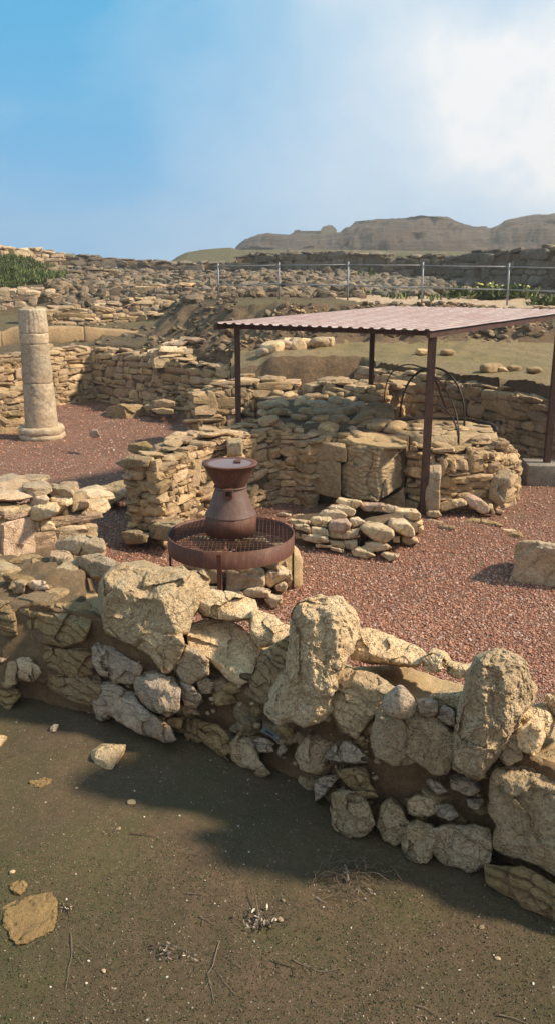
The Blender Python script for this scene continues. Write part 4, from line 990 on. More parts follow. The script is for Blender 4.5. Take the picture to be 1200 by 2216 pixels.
# stones spilling off the left end of the central wall
for nm, lb, pts, y in [
 ('loose_stone', 'dark flat stones stacked at the very end of the central wall top', [(250, 1000), (280, 985), (330, 990), (322, 1010), (270, 1012)], 8.3),
 ('loose_stone', 'flat stone overhanging the courtyard at the end of the central wall', [(280, 962), (320, 955), (335, 972), (300, 982), (278, 975)], 9.3),
 ('loose_stone', 'low ochre stone at the foot of the central wall end', [(322, 1140), (345, 1128), (398, 1132), (402, 1160), (370, 1172), (330, 1165)], 7.9),
 ('loose_stone', 'thin layered stone at the lower left foot of the central wall', [(262, 1150), (290, 1142), (322, 1152), (318, 1172), (275, 1176)], 8.0)]:
    one(nm, lb, 'stone', pts, y, 'strata', thick=.35, rnd=.04, amp=.014, nth=64, nr=16)

# ------------------------------------------------------------------ stub at left
wall('wall_stub', 'ragged stub of rubble wall at left in front of the courtyard gravel', 'stone wall',
     [(-3.4, 6.55, .3, .80), st(20, 1100, 6.95, .35), st(60, 1072, 7.1, .3), st(120, 1082, 7.2, .25), st(193, 1090, 7.35, .0)], thick=.6, L=.34, H=.16, rag=.05, mat='lit_stone', n=7, rub=1.0)
for nm, lb, pts, y in [
 ('loose_stone', 'flat topped stone crowning the ragged stub at left', zz(0, 1020, 2.667, [(245, 90), (320, 68), (410, 95), (430, 150), (350, 185), (275, 130)]), 7.35),
 ('loose_stone', 'whitish rounded stone near the top of the ragged stub', zz(0, 1020, 2.667, [(172, 190), (195, 145), (270, 132), (292, 165), (270, 200), (200, 218)]), 7.1),
 ('loose_stone', 'thin slab leaning at the upper left of the ragged stub', zz(0, 1020, 2.667, [(95, 130), (150, 92), (245, 105), (210, 140), (110, 165)]), 7.3),
 ('loose_stone', 'broad pitted stone in the middle of the ragged stub', zz(0, 1020, 2.667, [(125, 240), (200, 200), (330, 185), (350, 235), (300, 270), (220, 295), (130, 285)]), 7.0),
 ('loose_stone', 'small round stone on the right shoulder of the ragged stub', zz(0, 1020, 2.667, [(420, 165), (460, 148), (510, 165), (505, 205), (440, 210)]), 7.3)]:
    one(nm, lb, 'stone', pts, y, 'lit_stone', thick=.3, rnd=.05, amp=.016, nth=64, nr=16, group='stones crowning the ragged stub at left')
# ================================================================== NEAR WALL
SX = [(-80, 1500, 4.55), (0, 1505, 4.5), (100, 1520, 4.4), (200, 1550, 4.25), (300, 1600, 4.08), (400, 1622, 4.0), (500, 1650, 3.86), (600, 1690, 3.66), (700, 1765, 3.4), (800, 1830, 3.18), (900, 1860, 3.08), (1050, 1900, 2.95), (1200, 1995, 2.72), (1330, 2060, 2.55)]
def yb(px): return float(np.interp(px, [a[0] for a in SX], [a[2] for a in SX]))
nw = thing('near_stone_wall', (0.0, 3.7, .15), 'thick near wall of big limestone blocks set in brown earth, crossing the whole foreground', 'stone wall')
def core():
    # stations: px, top-front (py), top-back (py), z of top back, wall back y offset
    ST = [(-120, 1300, 1215, 1.1), (0, 1298, 1235, 1.0), (100, 1300, 1245, .9), (195, 1305, 1262, .75), (260, 1330, 1285, .5), (400, 1405, 1330, .55), (470, 1440, 1345, .6), (560, 1450, 1372, .65), (640, 1470, 1388, .65), (720, 1470, 1412, .65), (860, 1502, 1428, .65), (960, 1520, 1448, .65), (1050, 1540, 1470, .65), (1160, 1620, 1518, .65), (1250, 1650, 1560, .65), (1400, 1720, 1620, .65)]
    px = np.arange(-120, 1400, 4.0); f = lambda k: np.interp(px, [s[0] for s in ST], [s[k] for s in ST])
    tf, tb, dk = f(1), f(2), f(3); rows = []
    for i, p in enumerate(px):
        y0 = yb(p) + .15
        base = onY(p, 1700, y0); base[2] = .02; x0 = onY(p, tf[i], y0 + .06); x0[2] -= .07
        B = onY(p, tb[i], y0 + .06 + dk[i]); B[2] -= .06; bb = B.copy(); bb[2] = -.05; bb[1] += .06
        col = []
        for t in np.linspace(0, 1, 34): col.append(base * (1 - t) + x0 * t)
        for t in np.linspace(0, 1, 30)[1:]: col.append(x0 * (1 - t) + B * t)
        for t in np.linspace(0, 1, 12)[1:]: col.append(B * (1 - t) + bb * t)
        rows.append(col)
    V = np.array(rows); nx, ny = V.shape[:2]; P = V.reshape(-1, 3)
    P = P + vfbm(P * 2.6, 3, 77) * .05 + vfbm(P * 9, 4, 78, .65) * .03
    I = np.arange(nx * ny).reshape(nx, ny); Q = np.stack([I[:-1, :-1], I[1:, :-1], I[1:, 1:], I[:-1, 1:]], -1)
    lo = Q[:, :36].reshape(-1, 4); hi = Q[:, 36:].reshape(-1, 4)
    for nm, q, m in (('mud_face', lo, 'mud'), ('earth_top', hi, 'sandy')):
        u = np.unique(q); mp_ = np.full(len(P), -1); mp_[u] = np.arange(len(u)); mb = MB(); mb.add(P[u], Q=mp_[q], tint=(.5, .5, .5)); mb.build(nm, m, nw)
core()
NS = [
 # name, outline, dy, crease, material, thickness, label
 ('stone', [(38, 1310), (75, 1298), (195, 1306), (202, 1340), (188, 1387), (140, 1402), (95, 1392), (42, 1360)], .08, (120, 1338), 'strata', .45, None),
 ('stone', [(-60, 1300), (30, 1303), (44, 1372), (20, 1378), (-60, 1352)], .1, (0, 1318), 'strata', .45, None),
 ('stone', [(58, 1388), (140, 1403), (190, 1386), (208, 1402), (198, 1456), (150, 1468), (95, 1442), (72, 1420)], .05, (150, 1402), 'strata', .4, None),
 ('stone', [(92, 1455), (150, 1469), (200, 1450), (226, 1482), (198, 1532), (150, 1518), (102, 1487)], .0, (170, 1470), 'strata', .4, None),
 ('stone', [(-50, 1398), (15, 1400), (37, 1440), (31, 1478), (0, 1482), (-50, 1468)], .0, (0, 1425), 'block', .4, None),
 ('stone', [(27, 1430), (45, 1412), (70, 1425), (92, 1455), (72, 1474), (45, 1470)], -.02, (55, 1430), 'near_stone', .3, None),
 ('stone', [(-50, 1476), (20, 1480), (44, 1502), (22, 1534), (-50, 1548)], -.06, (0, 1492), 'strata', .35, None),
 ('boulder', [(211, 1266), (225, 1245), (262, 1222), (310, 1219), (345, 1227), (385, 1226), (402, 1240), (427, 1239), (441, 1256), (438, 1290), (422, 1320), (407, 1342), (402, 1372), (375, 1378), (320, 1372), (290, 1397), (250, 1387), (219, 1377), (209, 1330)], .12, (300, 1283), 'tufa', .6, None),
 ('boulder', [(296, 1372), (345, 1361), (385, 1368), (394, 1400), (386, 1436), (365, 1460), (345, 1457), (320, 1422), (290, 1402)], .04, (350, 1378), 'near_stone', .4, None),
 ('stone', [(212, 1394), (245, 1398), (272, 1418), (313, 1438), (303, 1472), (270, 1482), (240, 1466), (230, 1430)], .06, (260, 1412), 'near_stone', .35, 'g'),
 ('stone', [(198, 1405), (215, 1393), (234, 1410), (233, 1467), (210, 1457), (198, 1432)], .03, (215, 1408), 'near_stone', .3, 'g'),
 ('boulder', [(287, 1482), (298, 1462), (340, 1450), (378, 1462), (393, 1490), (394, 1532), (370, 1547), (320, 1532), (298, 1507)], -.05, (340, 1482), 'near_stone', .4, 'g'),
 ('stone', [(198, 1496), (222, 1474), (247, 1474), (264, 1490), (247, 1522), (224, 1558), (208, 1558), (198, 1522)], -.02, (225, 1492), 'near_stone', .3, 'g'),
 ('stone', [(240, 1512), (262, 1498), (290, 1503), (305, 1530), (372, 1575), (387, 1602), (360, 1608), (300, 1588), (250, 1562), (230, 1545)], -.08, (270, 1522), 'near_stone', .35, 'g'),
 ('stone', [(298, 1522), (340, 1546), (392, 1550), (390, 1582), (350, 1573), (312, 1548)], -.02, (340, 1545), 'strata', .3, None),
 ('stone', [(391, 1472), (410, 1474), (434, 1510), (422, 1532), (400, 1527), (391, 1500)], .02, (408, 1485), 'near_stone', .2, 'p'),
 ('stone', [(394, 1530), (425, 1529), (430, 1546), (400, 1547)], .0, (410, 1534), 'near_stone', .15, 'g'),
 ('stone', [(424, 1475), (440, 1463), (457, 1480), (452, 1502), (432, 1502)], .05, (440, 1474), 'near_stone', .15, None),
 ('slab', [(403, 1352), (440, 1338), (500, 1348), (548, 1380), (563, 1408), (557, 1432), (547, 1467), (520, 1480), (498, 1467), (440, 1422), (410, 1402)], .12, (510, 1452), 'tufa', .4, 'y'),
 ('boulder', [(388, 1390), (420, 1405), (452, 1430), (452, 1462), (420, 1480), (392, 1470), (375, 1440)], .06, (420, 1415), 'near_stone', .3, None),
 ('slab', [(418, 1302), (440, 1278), (500, 1282), (548, 1298), (558, 1320), (547, 1342), (500, 1347), (440, 1337)], .34, (500, 1335), 'tufa', .45, 'y'),
 ('slab', [(543, 1322), (580, 1328), (600, 1338), (612, 1350), (637, 1360), (628, 1387), (600, 1397), (560, 1403), (540, 1372)], .25, (590, 1388), 'tufa', .4, 'y'),
 ('fin', [(528, 1502), (540, 1470), (552, 1430), (570, 1405), (600, 1388), (632, 1373), (634, 1410), (612, 1460), (592, 1512), (577, 1530), (545, 1512)], .13, (600, 1395), 'strata', .25, None),
 ('upright_stone', [(655, 1302), (690, 1285), (735, 1288), (760, 1308), (770, 1330), (774, 1370), (760, 1410), (742, 1440), (717, 1460), (712, 1500), (707, 1540), (692, 1562), (652, 1574), (625, 1557), (600, 1562), (573, 1545), (585, 1500), (608, 1455), (626, 1400), (633, 1350), (642, 1318)], -.02, (705, 1330), 'tufa', .34, 'U'),
 ('slab', [(752, 1412), (775, 1364), (800, 1363), (905, 1403), (918, 1420), (902, 1442), (860, 1442), (800, 1437), (758, 1427)], .35, (830, 1430), 'tufa', .4, 'y'),
 ('boulder', [(712, 1467), (745, 1448), (800, 1450), (852, 1485), (830, 1512), (817, 1542), (802, 1562), (775, 1594), (745, 1574), (718, 1537)], .05, (775, 1482), 'near_stone', .4, None),
 ('stone', [(914, 1424), (940, 1407), (965, 1418), (973, 1440), (947, 1457), (914, 1452)], .3, (942, 1430), 'tufa', .3, 'y'),
 ('stone', [(970, 1435), (1030, 1436), (1024, 1457), (990, 1467), (971, 1453)], .3, (1000, 1448), 'tufa', .25, 'y'),
 ('stone', [(933, 1504), (950, 1500), (1002, 1500), (1002, 1542), (980, 1547), (943, 1530)], .1, (970, 1508), 'tufa', .25, None),
 ('stone', [(897, 1510), (920, 1502), (944, 1512), (944, 1537), (925, 1550), (901, 1541)], -.02, (922, 1512), 'near_stone', .15, 'g'),
 ('stone', [(943, 1540), (956, 1529), (982, 1550), (987, 1580), (960, 1572), (941, 1556)], .0, (960, 1540), 'near_stone', .15, 'g'),
 ('boulder', [(812, 1540), (825, 1525), (870, 1538), (920, 1550), (960, 1573), (980, 1592), (977, 1640), (962, 1670), (940, 1672), (915, 1657), (900, 1652), (870, 1662), (845, 1657), (808, 1632), (798, 1590)], -.03, (880, 1556), 'tufa', .4, 'o'),
 ('upright_stone', [(1008, 1460), (1033, 1425), (1065, 1406), (1100, 1405), (1132, 1422), (1138, 1460), (1156, 1485), (1152, 1512), (1127, 1542), (1117, 1580), (1097, 1617), (1062, 1642), (1042, 1677), (1010, 1672), (980, 1657), (988, 1600), (993, 1560), (990, 1530), (998, 1490)], -.06, (1075, 1440), 'tufa', .32, 'U2'),
 ('stone', [(1128, 1546), (1150, 1523), (1182, 1528), (1200, 1560), (1192, 1592), (1150, 1590)], .2, (1160, 1550), 'tufa', .3, 'y'),
 ('stone', [(1128, 1572), (1150, 1558), (1182, 1563), (1184, 1602), (1165, 1632), (1128, 1622), (1123, 1592)], .02, (1155, 1572), 'near_stone', .2, 'y'),
 ('stone', [(1136, 1482), (1155, 1476), (1160, 1500), (1142, 1507)], .3, (1148, 1486), 'tufa', .15, 'y'),
 ('stone', [(1184, 1502), (1260, 1490), (1260, 1565), (1198, 1548)], .3, (1220, 1515), 'tufa', .3, 'y'),
 ('stone', [(1085, 1585), (1110, 1575), (1132, 1590), (1132, 1642), (1100, 1655), (1082, 1632)], .03, (1108, 1592), 'near_stone', .2, None),
 ('boulder', [(1058, 1692), (1075, 1665), (1120, 1648), (1200, 1612), (1330, 1590), (1340, 1930), (1200, 1912), (1130, 1877), (1065, 1842), (1070, 1790), (1058, 1740)], .0, (1160, 1702), 'tufa', .6, 'o'),
 ('footing_stone', [(1052, 1868), (1130, 1880), (1200, 1915), (1330, 1950), (1330, 2060), (1200, 2003), (1130, 1965), (1055, 1912)], -.12, (1150, 1895), 'strata', .5, None),
 ('stone', [(818, 1745), (840, 1729), (867, 1750), (878, 1780), (873, 1812), (850, 1831), (825, 1812), (810, 1780)], -.06, (842, 1745), 'tufa', .25, 'o'),
 ('stone', [(867, 1787), (900, 1773), (937, 1790), (941, 1832), (922, 1858), (890, 1853), (863, 1832)], -.1, (900, 1790), 'tufa', .3, 'o'),
 ('stone', [(936, 1800), (960, 1788), (1052, 1796), (1062, 1820), (1053, 1872), (1020, 1889), (970, 1879), (936, 1852)], -.12, (1000, 1812), 'tufa', .35, 'g'),
 ('stone', [(876, 1740), (900, 1723), (937, 1730), (942, 1757), (915, 1773), (878, 1767)], .0, (910, 1738), 'near_stone', .2, None),
 ('stone', [(938, 1745), (970, 1748), (985, 1766), (965, 1780), (938, 1772)], -.02, (960, 1755), 'near_stone', .15, 'g'),
 ('stone', [(968, 1682), (985, 1670), (1030, 1688), (1041, 1706), (1020, 1717), (973, 1710)], .01, (1000, 1690), 'near_stone', .15, 'g'),
 ('stone', [(926, 1690), (945, 1687), (968, 1712), (950, 1717)], .01, (945, 1694), 'near_stone', .1, 'g'),
 ('stone', [(998, 1730), (1037, 1733), (1022, 1757), (1003, 1747)], .0, (1015, 1738), 'near_stone', .1, 'g'),
 ('boulder', [(713, 1710), (740, 1698), (782, 1709), (803, 1740), (808, 1782), (785, 1803), (748, 1802), (710, 1778), (706, 1740)], -.12, (760, 1722), 'tufa', .3, 'o'),
 ('stone', [(678, 1702), (700, 1679), (734, 1673), (722, 1700), (702, 1722), (683, 1738)], -.04, (705, 1685), 'near_stone', .12, 'g'),
 ('stone', [(708, 1642), (725, 1615), (742, 1597), (762, 1598), (798, 1642), (762, 1653), (720, 1652)], .0, (750, 1610), 'near_stone', .25, 'g'),
 ('stone', [(643, 1635), (662, 1600), (690, 1588), (722, 1600), (717, 1642), (692, 1673), (655, 1668)], .0, (685, 1605), 'near_stone', .25, None),
 ('stone', [(498, 1612), (513, 1590), (540, 1596), (562, 1640), (588, 1672), (560, 1684), (528, 1668), (503, 1647)], -.05, (530, 1605), 'near_stone', .25, 'o'),
 ('stone', [(528, 1597), (550, 1588), (588, 1608), (577, 1622), (540, 1614)], .0, (555, 1598), 'near_stone', .1, 'g'),
 ('stone', [(551, 1620), (590, 1616), (594, 1633), (565, 1636)], -.02, (575, 1620), 'near_stone', .1, 'g'),
 ('stone', [(596, 1627), (615, 1603), (622, 1620), (602, 1637)], -.02, (610, 1612), 'near_stone', .08, 'g'),
 ('stone', [(432, 1562), (470, 1568), (504, 1612), (498, 1645), (460, 1618), (428, 1592)], -.02, (460, 1575), 'strata', .25, None),
 ('stone', [(726, 1662), (790, 1651), (803, 1690), (819, 1722), (790, 1724), (750, 1692)], -.02, (775, 1665), 'strata', .2, None),
 ('stone', [(404, 1546), (440, 1560), (440, 1600), (420, 1612), (398, 1590)], .02, (420, 1560), 'strata', .2, None),
 ('stone', [(590, 1570), (610, 1562), (640, 1575), (650, 1600), (620, 1610), (600, 1595)], .08, (620, 1570), 'near_stone', .15, None),
]
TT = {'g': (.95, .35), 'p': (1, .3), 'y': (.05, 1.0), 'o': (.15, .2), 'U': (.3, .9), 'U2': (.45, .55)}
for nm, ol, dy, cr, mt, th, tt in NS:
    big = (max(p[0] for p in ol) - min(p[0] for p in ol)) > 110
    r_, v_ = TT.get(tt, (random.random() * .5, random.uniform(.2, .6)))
    pl = None; kw = dict(rnd=.04, amp=.022, freq=6)
    if mt == 'strata': kw = dict(rnd=.05, amp=.014, freq=6, bed=.028)
    elif mt == 'near_stone': kw = dict(rnd=.04, amp=.016, freq=7, bed=.012 if random.random() < .5 else 0)
    if nm == 'upright_stone': pl = [([-.1, -.97, .2], None), ([.62, -.75, .22], (cr[0] + 25, cr[1] + 40)), ([-.8, -.58, .1], (cr[0] - 45, cr[1] + 60)), ([.05, -.35, .93], None)]; kw = dict(rnd=.06, amp=.02, freq=8, pits=.035, facet=.5)
    elif mt == 'tufa': kw = dict(rnd=.035, amp=.018, freq=8, pits=.018)
    if nm == 'slab': pl = [(FRONT, None), ([.0, -.30, .95], None)]; kw = dict(rnd=.03, amp=.012, freq=8, pits=.014)
    if nm == 'fin': pl = [([-.75, -.62, .2], None)]
    if nm == 'boulder' and ol[0][0] == 211: pl = [([-.35, -.88, .3], None), ([.1, -.28, .95], None), ([.55, -.5, .65], (395, 1320))]; kw = dict(rnd=.06, amp=.03, freq=5, pits=.03, facet=.5)
    kw.setdefault('facet', .6 if big else .9)
    lab = {'p': 'pinkish stone', 'U': 'tall pitted upright stone left of centre with a rounded head', 'U2': 'tall pitted upright stone near the right edge'}.get(tt)
    mb = MB(); n = 200 if big else (120 if (ol[0][0] - ol[len(ol) // 2][0]) ** 2 > 1600 else 80)
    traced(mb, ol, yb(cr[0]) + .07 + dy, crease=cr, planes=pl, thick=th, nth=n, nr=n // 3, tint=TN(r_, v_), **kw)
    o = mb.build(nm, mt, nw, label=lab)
# limpet shaped cobble
c = onY(865, 1512, yb(865) + .02); mb = MB(); prof = [(.0005, .125), (.02, .118), (.045, .08), (.066, .035), (.075, .0), (.07, -.02), (.0005, -.03)]
V0 = MB(); lathe(V0, prof[::-1], (0, 0, 0), 48); V = V0.V[0]; V = V @ rot(0, .0, .35)[0].T + c + np.array([0, .02, -.045]); V += vfbm(V * 9, 3, 4) * .012
mb.add(V, Q=V0.Q[0], tint=(1.0, .55, .5)); mb.build('conical_cobble', 'near_stone', nw, label='smooth brown cone shaped cobble')
# chinking pebbles in the mud
mb = MB(); C_, S_ = [], []
for i in range(150):
    px = random.uniform(180, 1180); t = random.random(); pyb = np.interp(px, [a[0] for a in SX], [a[1] for a in SX]); pyt = np.interp(px, [200, 560, 1050, 1200], [1400, 1470, 1560, 1640])
    py = pyt + (pyb - pyt) * t; p = onY(px, py, yb(px) + .10 + .06 * (1 - t)); s = random.uniform(.01, .03) * (1 + (random.random() < .15)); C_.append(p); S_.append((s * 1.3, s, s * .8))
rocks(mb, C_, S_, rot(RNG.random(150) * 3), n=3, k=3); mb.build('chinking_stones', 'block', nw)['kind'] = 'stuff'
mb = MB(); C_, S_ = [], []
for i in range(110):
    px = random.uniform(380, 1180); t = random.random() ** .8; pyb = np.interp(px, [a[0] for a in SX], [a[1] for a in SX]); pyt = np.interp(px, [200, 560, 1050, 1200], [1400, 1480, 1570, 1650])
    p = onY(px, pyt + (pyb - pyt) * t, yb(px) + .17 + .05 * (1 - t)); s = random.uniform(.05, .13); C_.append(p); S_.append((s * 1.4, s, s * .7))
rocks(mb, C_, S_, rot(RNG.random(110) * 3, RNG.normal(0, .3, 110)), n=9, k=5, amp=.13); mb.build('packing_stones', 'strata', nw, smooth=False)['kind'] = 'stuff'
# raised earth at left carrying slabs
G5 = 'loose stones on the earth at the left end of the near wall'
def bench():
    pts = [(-200, 1300), (210, 1300)]; xs = np.arange(-3.9, -.95, .03); ys = np.arange(4.5, 7.6, .03); X, Yy = np.meshgrid(xs, ys); x, y = X.ravel(), Yy.ravel()
    edge = np.interp(y, [4.5, 4.8, 5.3, 5.9, 6.5, 7.1, 7.6], [-1.12, -1.18, -1.3, -1.48, -1.62, -1.8, -1.95]) + n1(y * 4, 5) * .05
    d = edge - x; P = np.stack([x, y], 1)
    top = np.interp(y, [4.5, 4.58, 4.72, 5.2, 5.9, 6.35, 7.6], [.25, .55, .68, .74, .62, .34, .2]) + grid_xy(P, 2, 4, 3) * .09 + grid_xy(P, 8, 3, 4) * .03
    z = np.where(d > 0, top * np.clip(d / .12 + .3, 0, 1), -.1)
    I = np.arange(len(x)).reshape(X.shape); Q = np.stack([I[:-1, :-1], I[:-1, 1:], I[1:, 1:], I[1:, :-1]], -1).reshape(-1, 4); keep = (d[Q].max(1) > -.03)
    Q = Q[keep]; V = np.stack([x, y, z], 1); V += vfbm(V * 3.2, 5, 66, .62) * np.array([.05, .08, .10]) ; V[:, 2] += np.abs(fbm(V * np.array([2.2, 7, 1]), 4, 51)) * .09; u = np.unique(Q); mp_ = np.full(len(V), -1); mp_[u] = np.arange(len(u)); mb = MB(); mb.add(V[u], Q=mp_[Q], tint=(.5, .5, .5))
    tag(mb.build('raised_earth', 'ledge', origin=(0, 0, 0)), kind='structure')
bench()
mb = MB(); C_, S_ = [], []
for i in range(70):
    y = random.uniform(4.7, 6.2); x = random.uniform(-3.2, -1.35 - (y - 4.7) * .2); s = random.uniform(.04, .2); C_.append((x, y, np.interp(y, [4.7, 5.2, 5.9, 6.35], [.68, .76, .64, .36]) + random.uniform(-.01, .03))); S_.append((s * 1.5, s, s * .4))
rocks(mb, C_, S_, rot(RNG.random(70) * 3, RNG.normal(0, .2, 70)), n=5, k=5); mb.build('embedded_stones', 'strata', smooth=False)['kind'] = 'stuff'
for nm, lb, pts, y, mt, th in [
 ('stone_slab', 'thick flat slab topping the little pile at the left end of the near wall', [(121, 1170), (150, 1161), (222, 1168), (227, 1190), (192, 1209), (165, 1202), (123, 1187)], 5.75, 'lit_stone', .4),
 ('loose_stone', 'bright pitted boulder just left of the big pitted block', [(165, 1208), (182, 1203), (215, 1197), (267, 1224), (237, 1250), (205, 1252), (178, 1242), (160, 1224)], 5.25, 'tufa', .5),
 ('loose_stone', 'darker stones wedged beneath the thick flat slab', [(111, 1192), (150, 1190), (160, 1215), (132, 1240), (108, 1218)], 5.55, 'wall_stone', .4),
 ('loose_stone', 'small narrow stone under the front of the thick flat slab', [(138, 1212), (152, 1205), (162, 1225), (150, 1238), (138, 1230)], 5.4, 'wall_stone', .3),
 ('loose_stone', 'flat ochre stone lying on the bare earth at left', [(58, 1268), (75, 1256), (100, 1260), (110, 1276), (80, 1282)], 4.95, 'lit_stone', .2),
 ('loose_stone', 'brown lump of stone nearest the left edge on the bare earth', [(18, 1265), (35, 1248), (55, 1262), (52, 1280), (25, 1282)], 4.95, 'wall_stone', .2),
 ('loose_stone', 'rounded stone lying on the earth below the ragged stub', [(76, 1218), (95, 1207), (114, 1214), (112, 1228), (82, 1230)], 5.7, 'wall_stone', .2)]:
    one(nm, lb, 'stone', pts, y, mt, G5, thick=th, rnd=.045, amp=.016, nth=90, nr=26)
# small plate on the mud
def plate():
    c = onY(588, 1588, yb(588) + .045); r = thing('number_plate', c, 'small dark grey number plate fixed on the brown mud of the near wall', 'plate')
    a = onY(571, 1578, yb(571) + .05); b = onY(606, 1599, yb(606) + .03); d = b - a; L = np.linalg.norm(d); d /= L; nn = np.array([-.4, -.8, .45]); nn -= d * (nn @ d); nn /= np.linalg.norm(nn); u = np.cross(nn, d)
    Rm = np.stack([d, u, nn], 1); mb = MB(); box(mb, c + nn * .01, (L, .03, .006), R=Rm, bev=.001); pb = mb.build('plate_body', 'tagm', r)
    mb = MB()
    for i in range(9): box(mb, c + nn * .0145 + d * (-.28 + i * .06) * L, (L * .03, .012 if i % 3 else .008, .001), R=Rm)
    mb.build('worn_lettering', 'iron', pb)
    mb = MB(); rocks(mb, [c + nn * .015 + d * L * .42], [(.007, .007, .004)], rot(0), n=4, k=2.2, amp=.01); mb.build('rivet', 'tagw', pb)
plate()
# ================================================================== FOREGROUND GROUND DETAIL
def gpt(px, py):
    z = .15
    for _ in range(6): p = onZ(px, py, z); z = float(H([p[0]], [p[1]])[0])
    return onZ(px, py, z)
def flat_rock(label, ol, mat, hgt, name='loose_stone', cat='stone', group=None, tint=None):
    # stone lying on the near ground, outline resolved on the ground itself
    P = np.array([gpt(*p) for p in ol]); c = P.mean(0); mb = MB(); ang = np.arctan2(P[:, 1] - c[1], P[:, 0] - c[0]); rad = np.hypot(P[:, 0] - c[0], P[:, 1] - c[1]); o = np.argsort(ang)
    T, Q = cubesphere(30); a = np.arctan2(T[:, 1], T[:, 0]); R_ = np.interp(a, np.concatenate([ang[o] - 2 * math.pi, ang[o], ang[o] + 2 * math.pi]), np.tile(rad[o], 3))
    hxy = np.hypot(T[:, 0], T[:, 1]) ** .55; z = np.sign(T[:, 2]) * np.abs(T[:, 2]) ** .6
    V = np.stack([c[0] + np.cos(a) * R_ * hxy, c[1] + np.sin(a) * R_ * hxy, c[2] + z * hgt * .62 + hgt * .3 + (np.cos(a) * .25) * hgt], 1); V += vfbm(V * 12, 4, 3) * (.018 if name == 'clay_mound' else .012)
    if name != 'clay_mound':
        rs = np.random.default_rng(11); e_ = V.max(0) - V.min(0)
        for _ in range(9):
            nn = rs.normal(size=3) * np.array([1, 1, .9]); nn /= np.linalg.norm(nn); q = ((V - V.mean(0)) / e_ * 2) @ nn; V = V - nn * e_ * .5 * np.maximum(q - rs.uniform(.5, .75), 0)[:, None]
    if name == 'clay_mound': V += vfbm(V * 45, 3, 8, .7) * .012
    mb.add(V, Q=Q, tint=tint or TN(.1, .7)); return tag(mb.build(name, mat), label, cat, group)
flat_rock('ochre stone lying alone on the dark earth in front of the near wall', [(188, 1622), (212, 1606), (238, 1604), (250, 1625), (278, 1640), (277, 1658), (250, 1668), (228, 1665), (205, 1645)], 'near_stone', .075)
flat_rock('small grey round pebble on the earth near the left blocks', [(108, 1576), (118, 1570), (128, 1577), (124, 1586), (112, 1586)], 'near_stone', .03, 'pebble', 'pebble', None, TN(.9, .6))
flat_rock('brown stone cut by the left edge on the earth', [(-15, 1600), (5, 1593), (10, 1608), (0, 1620), (-15, 1620)], 'near_stone', .05)
flat_rock('yellow clay mound rising from the mossy ground at lower left', [(5, 1990), (15, 1955), (50, 1942), (100, 1940), (128, 1975), (120, 2005), (80, 2035), (40, 2045), (20, 2020)], 'clay_lump', .016, 'clay_mound', 'mound')
flat_rock('small pale clay patch just above the yellow clay mound', [(25, 1930), (30, 1912), (48, 1908), (56, 1925), (45, 1938)], 'clay_lump', .012, 'clay_mound', 'mound')
flat_rock('thin ochre clay patch below the left blocks', [(62, 1694), (80, 1690), (110, 1692), (108, 1698), (75, 1699)], 'clay_lump', .012, 'clay_mound', 'mound')
for i, (px, py, s, lb) in enumerate([(28, 1888, .018, 'white chip on the moss at the left edge'), (285, 1738, .03, 'brown flat pebble in the middle of the dark earth'), (166, 1706, .012, 'tiny white chip below the ochre stone'), (1040, 2008, .018, 'white chip on the shaded ground at right'), (1075, 2075, .015, 'pale chip near the lower right corner'), (225, 2102, .013, 'small white pebble low on the moss at left'), (612, 1950, .014, 'white chip beside the clump of dead leaves'), (606, 1992, .02, 'ochre crumb right of the clump of dead leaves'), (258, 1794, .014, 'white chip beside a dark twig in the middle')]):
    p = gpt(px, py); mb = MB(); rocks(mb, [p + np.array([0, 0, s * .25])], [(s * 1.5, s, s * .6)], rot(random.random() * 3), n=5, k=3); tag(mb.build('chip', 'near_stone'), lb, 'pebble', 'pale chips scattered on the near ground')
# crumbs and grit
def scatter(name, mat, n, gen, smin, smax, flat=.6, nn=2, hfun=None, sink=.2):
    X = gen(n); m = len(X); s = smin + (smax - smin) * RNG.random(m) ** 3; z = H(X[:, 0], X[:, 1]); mb = MB()
    rocks(mb, np.stack([X[:, 0], X[:, 1], z + s * flat * (.5 - sink)], 1), np.stack([s * 1.35, s, s * flat], 1), rot(RNG.random(m) * 6.28, RNG.normal(0, .4, m), RNG.normal(0, .4, m)), n=nn, k=3, amp=.12, chis=1)
    return tag(mb.build(name, mat, origin=(0, 0, 0), smooth=False), kind='stuff')
def gnear(n):
    px = RNG.uniform(-60, 1260, n); py = RNG.uniform(1500, 2260, n); P = np.array([onZ(a, b, .15) for a, b in zip(px, py)]); k = isnear(P[:, 0], P[:, 1]); return P[k][:, :2]
scatter('soil_crumbs', 'soil_pebble', 7000, gnear, .002, .009, .6, 2)
def ggrav(n):
    px = RNG.uniform(150, 1260, n); py = 1130 + 370 * RNG.random(n) ** 1.1; P = np.array([onZ(a, b, 0) for a, b in zip(px, py)]); k = (~isnear(P[:, 0], P[:, 1])) & (P[:, 1] < 9.2); return P[k][:, :2]
scatter('red_gravel', 'red_pebble', 52000, ggrav, .009, .022, .7, 2)
def ggrav2(n):
    X = np.stack([RNG.uniform(-8, 5, n), RNG.uniform(9, 19, n)], 1); k = (~isback(X[:, 0], X[:, 1])) & ~isplat(X[:, 0], X[:, 1]); return X[k]
scatter('red_gravel', 'red_pebble', 26000, ggrav2, .014, .032, .6, 2)
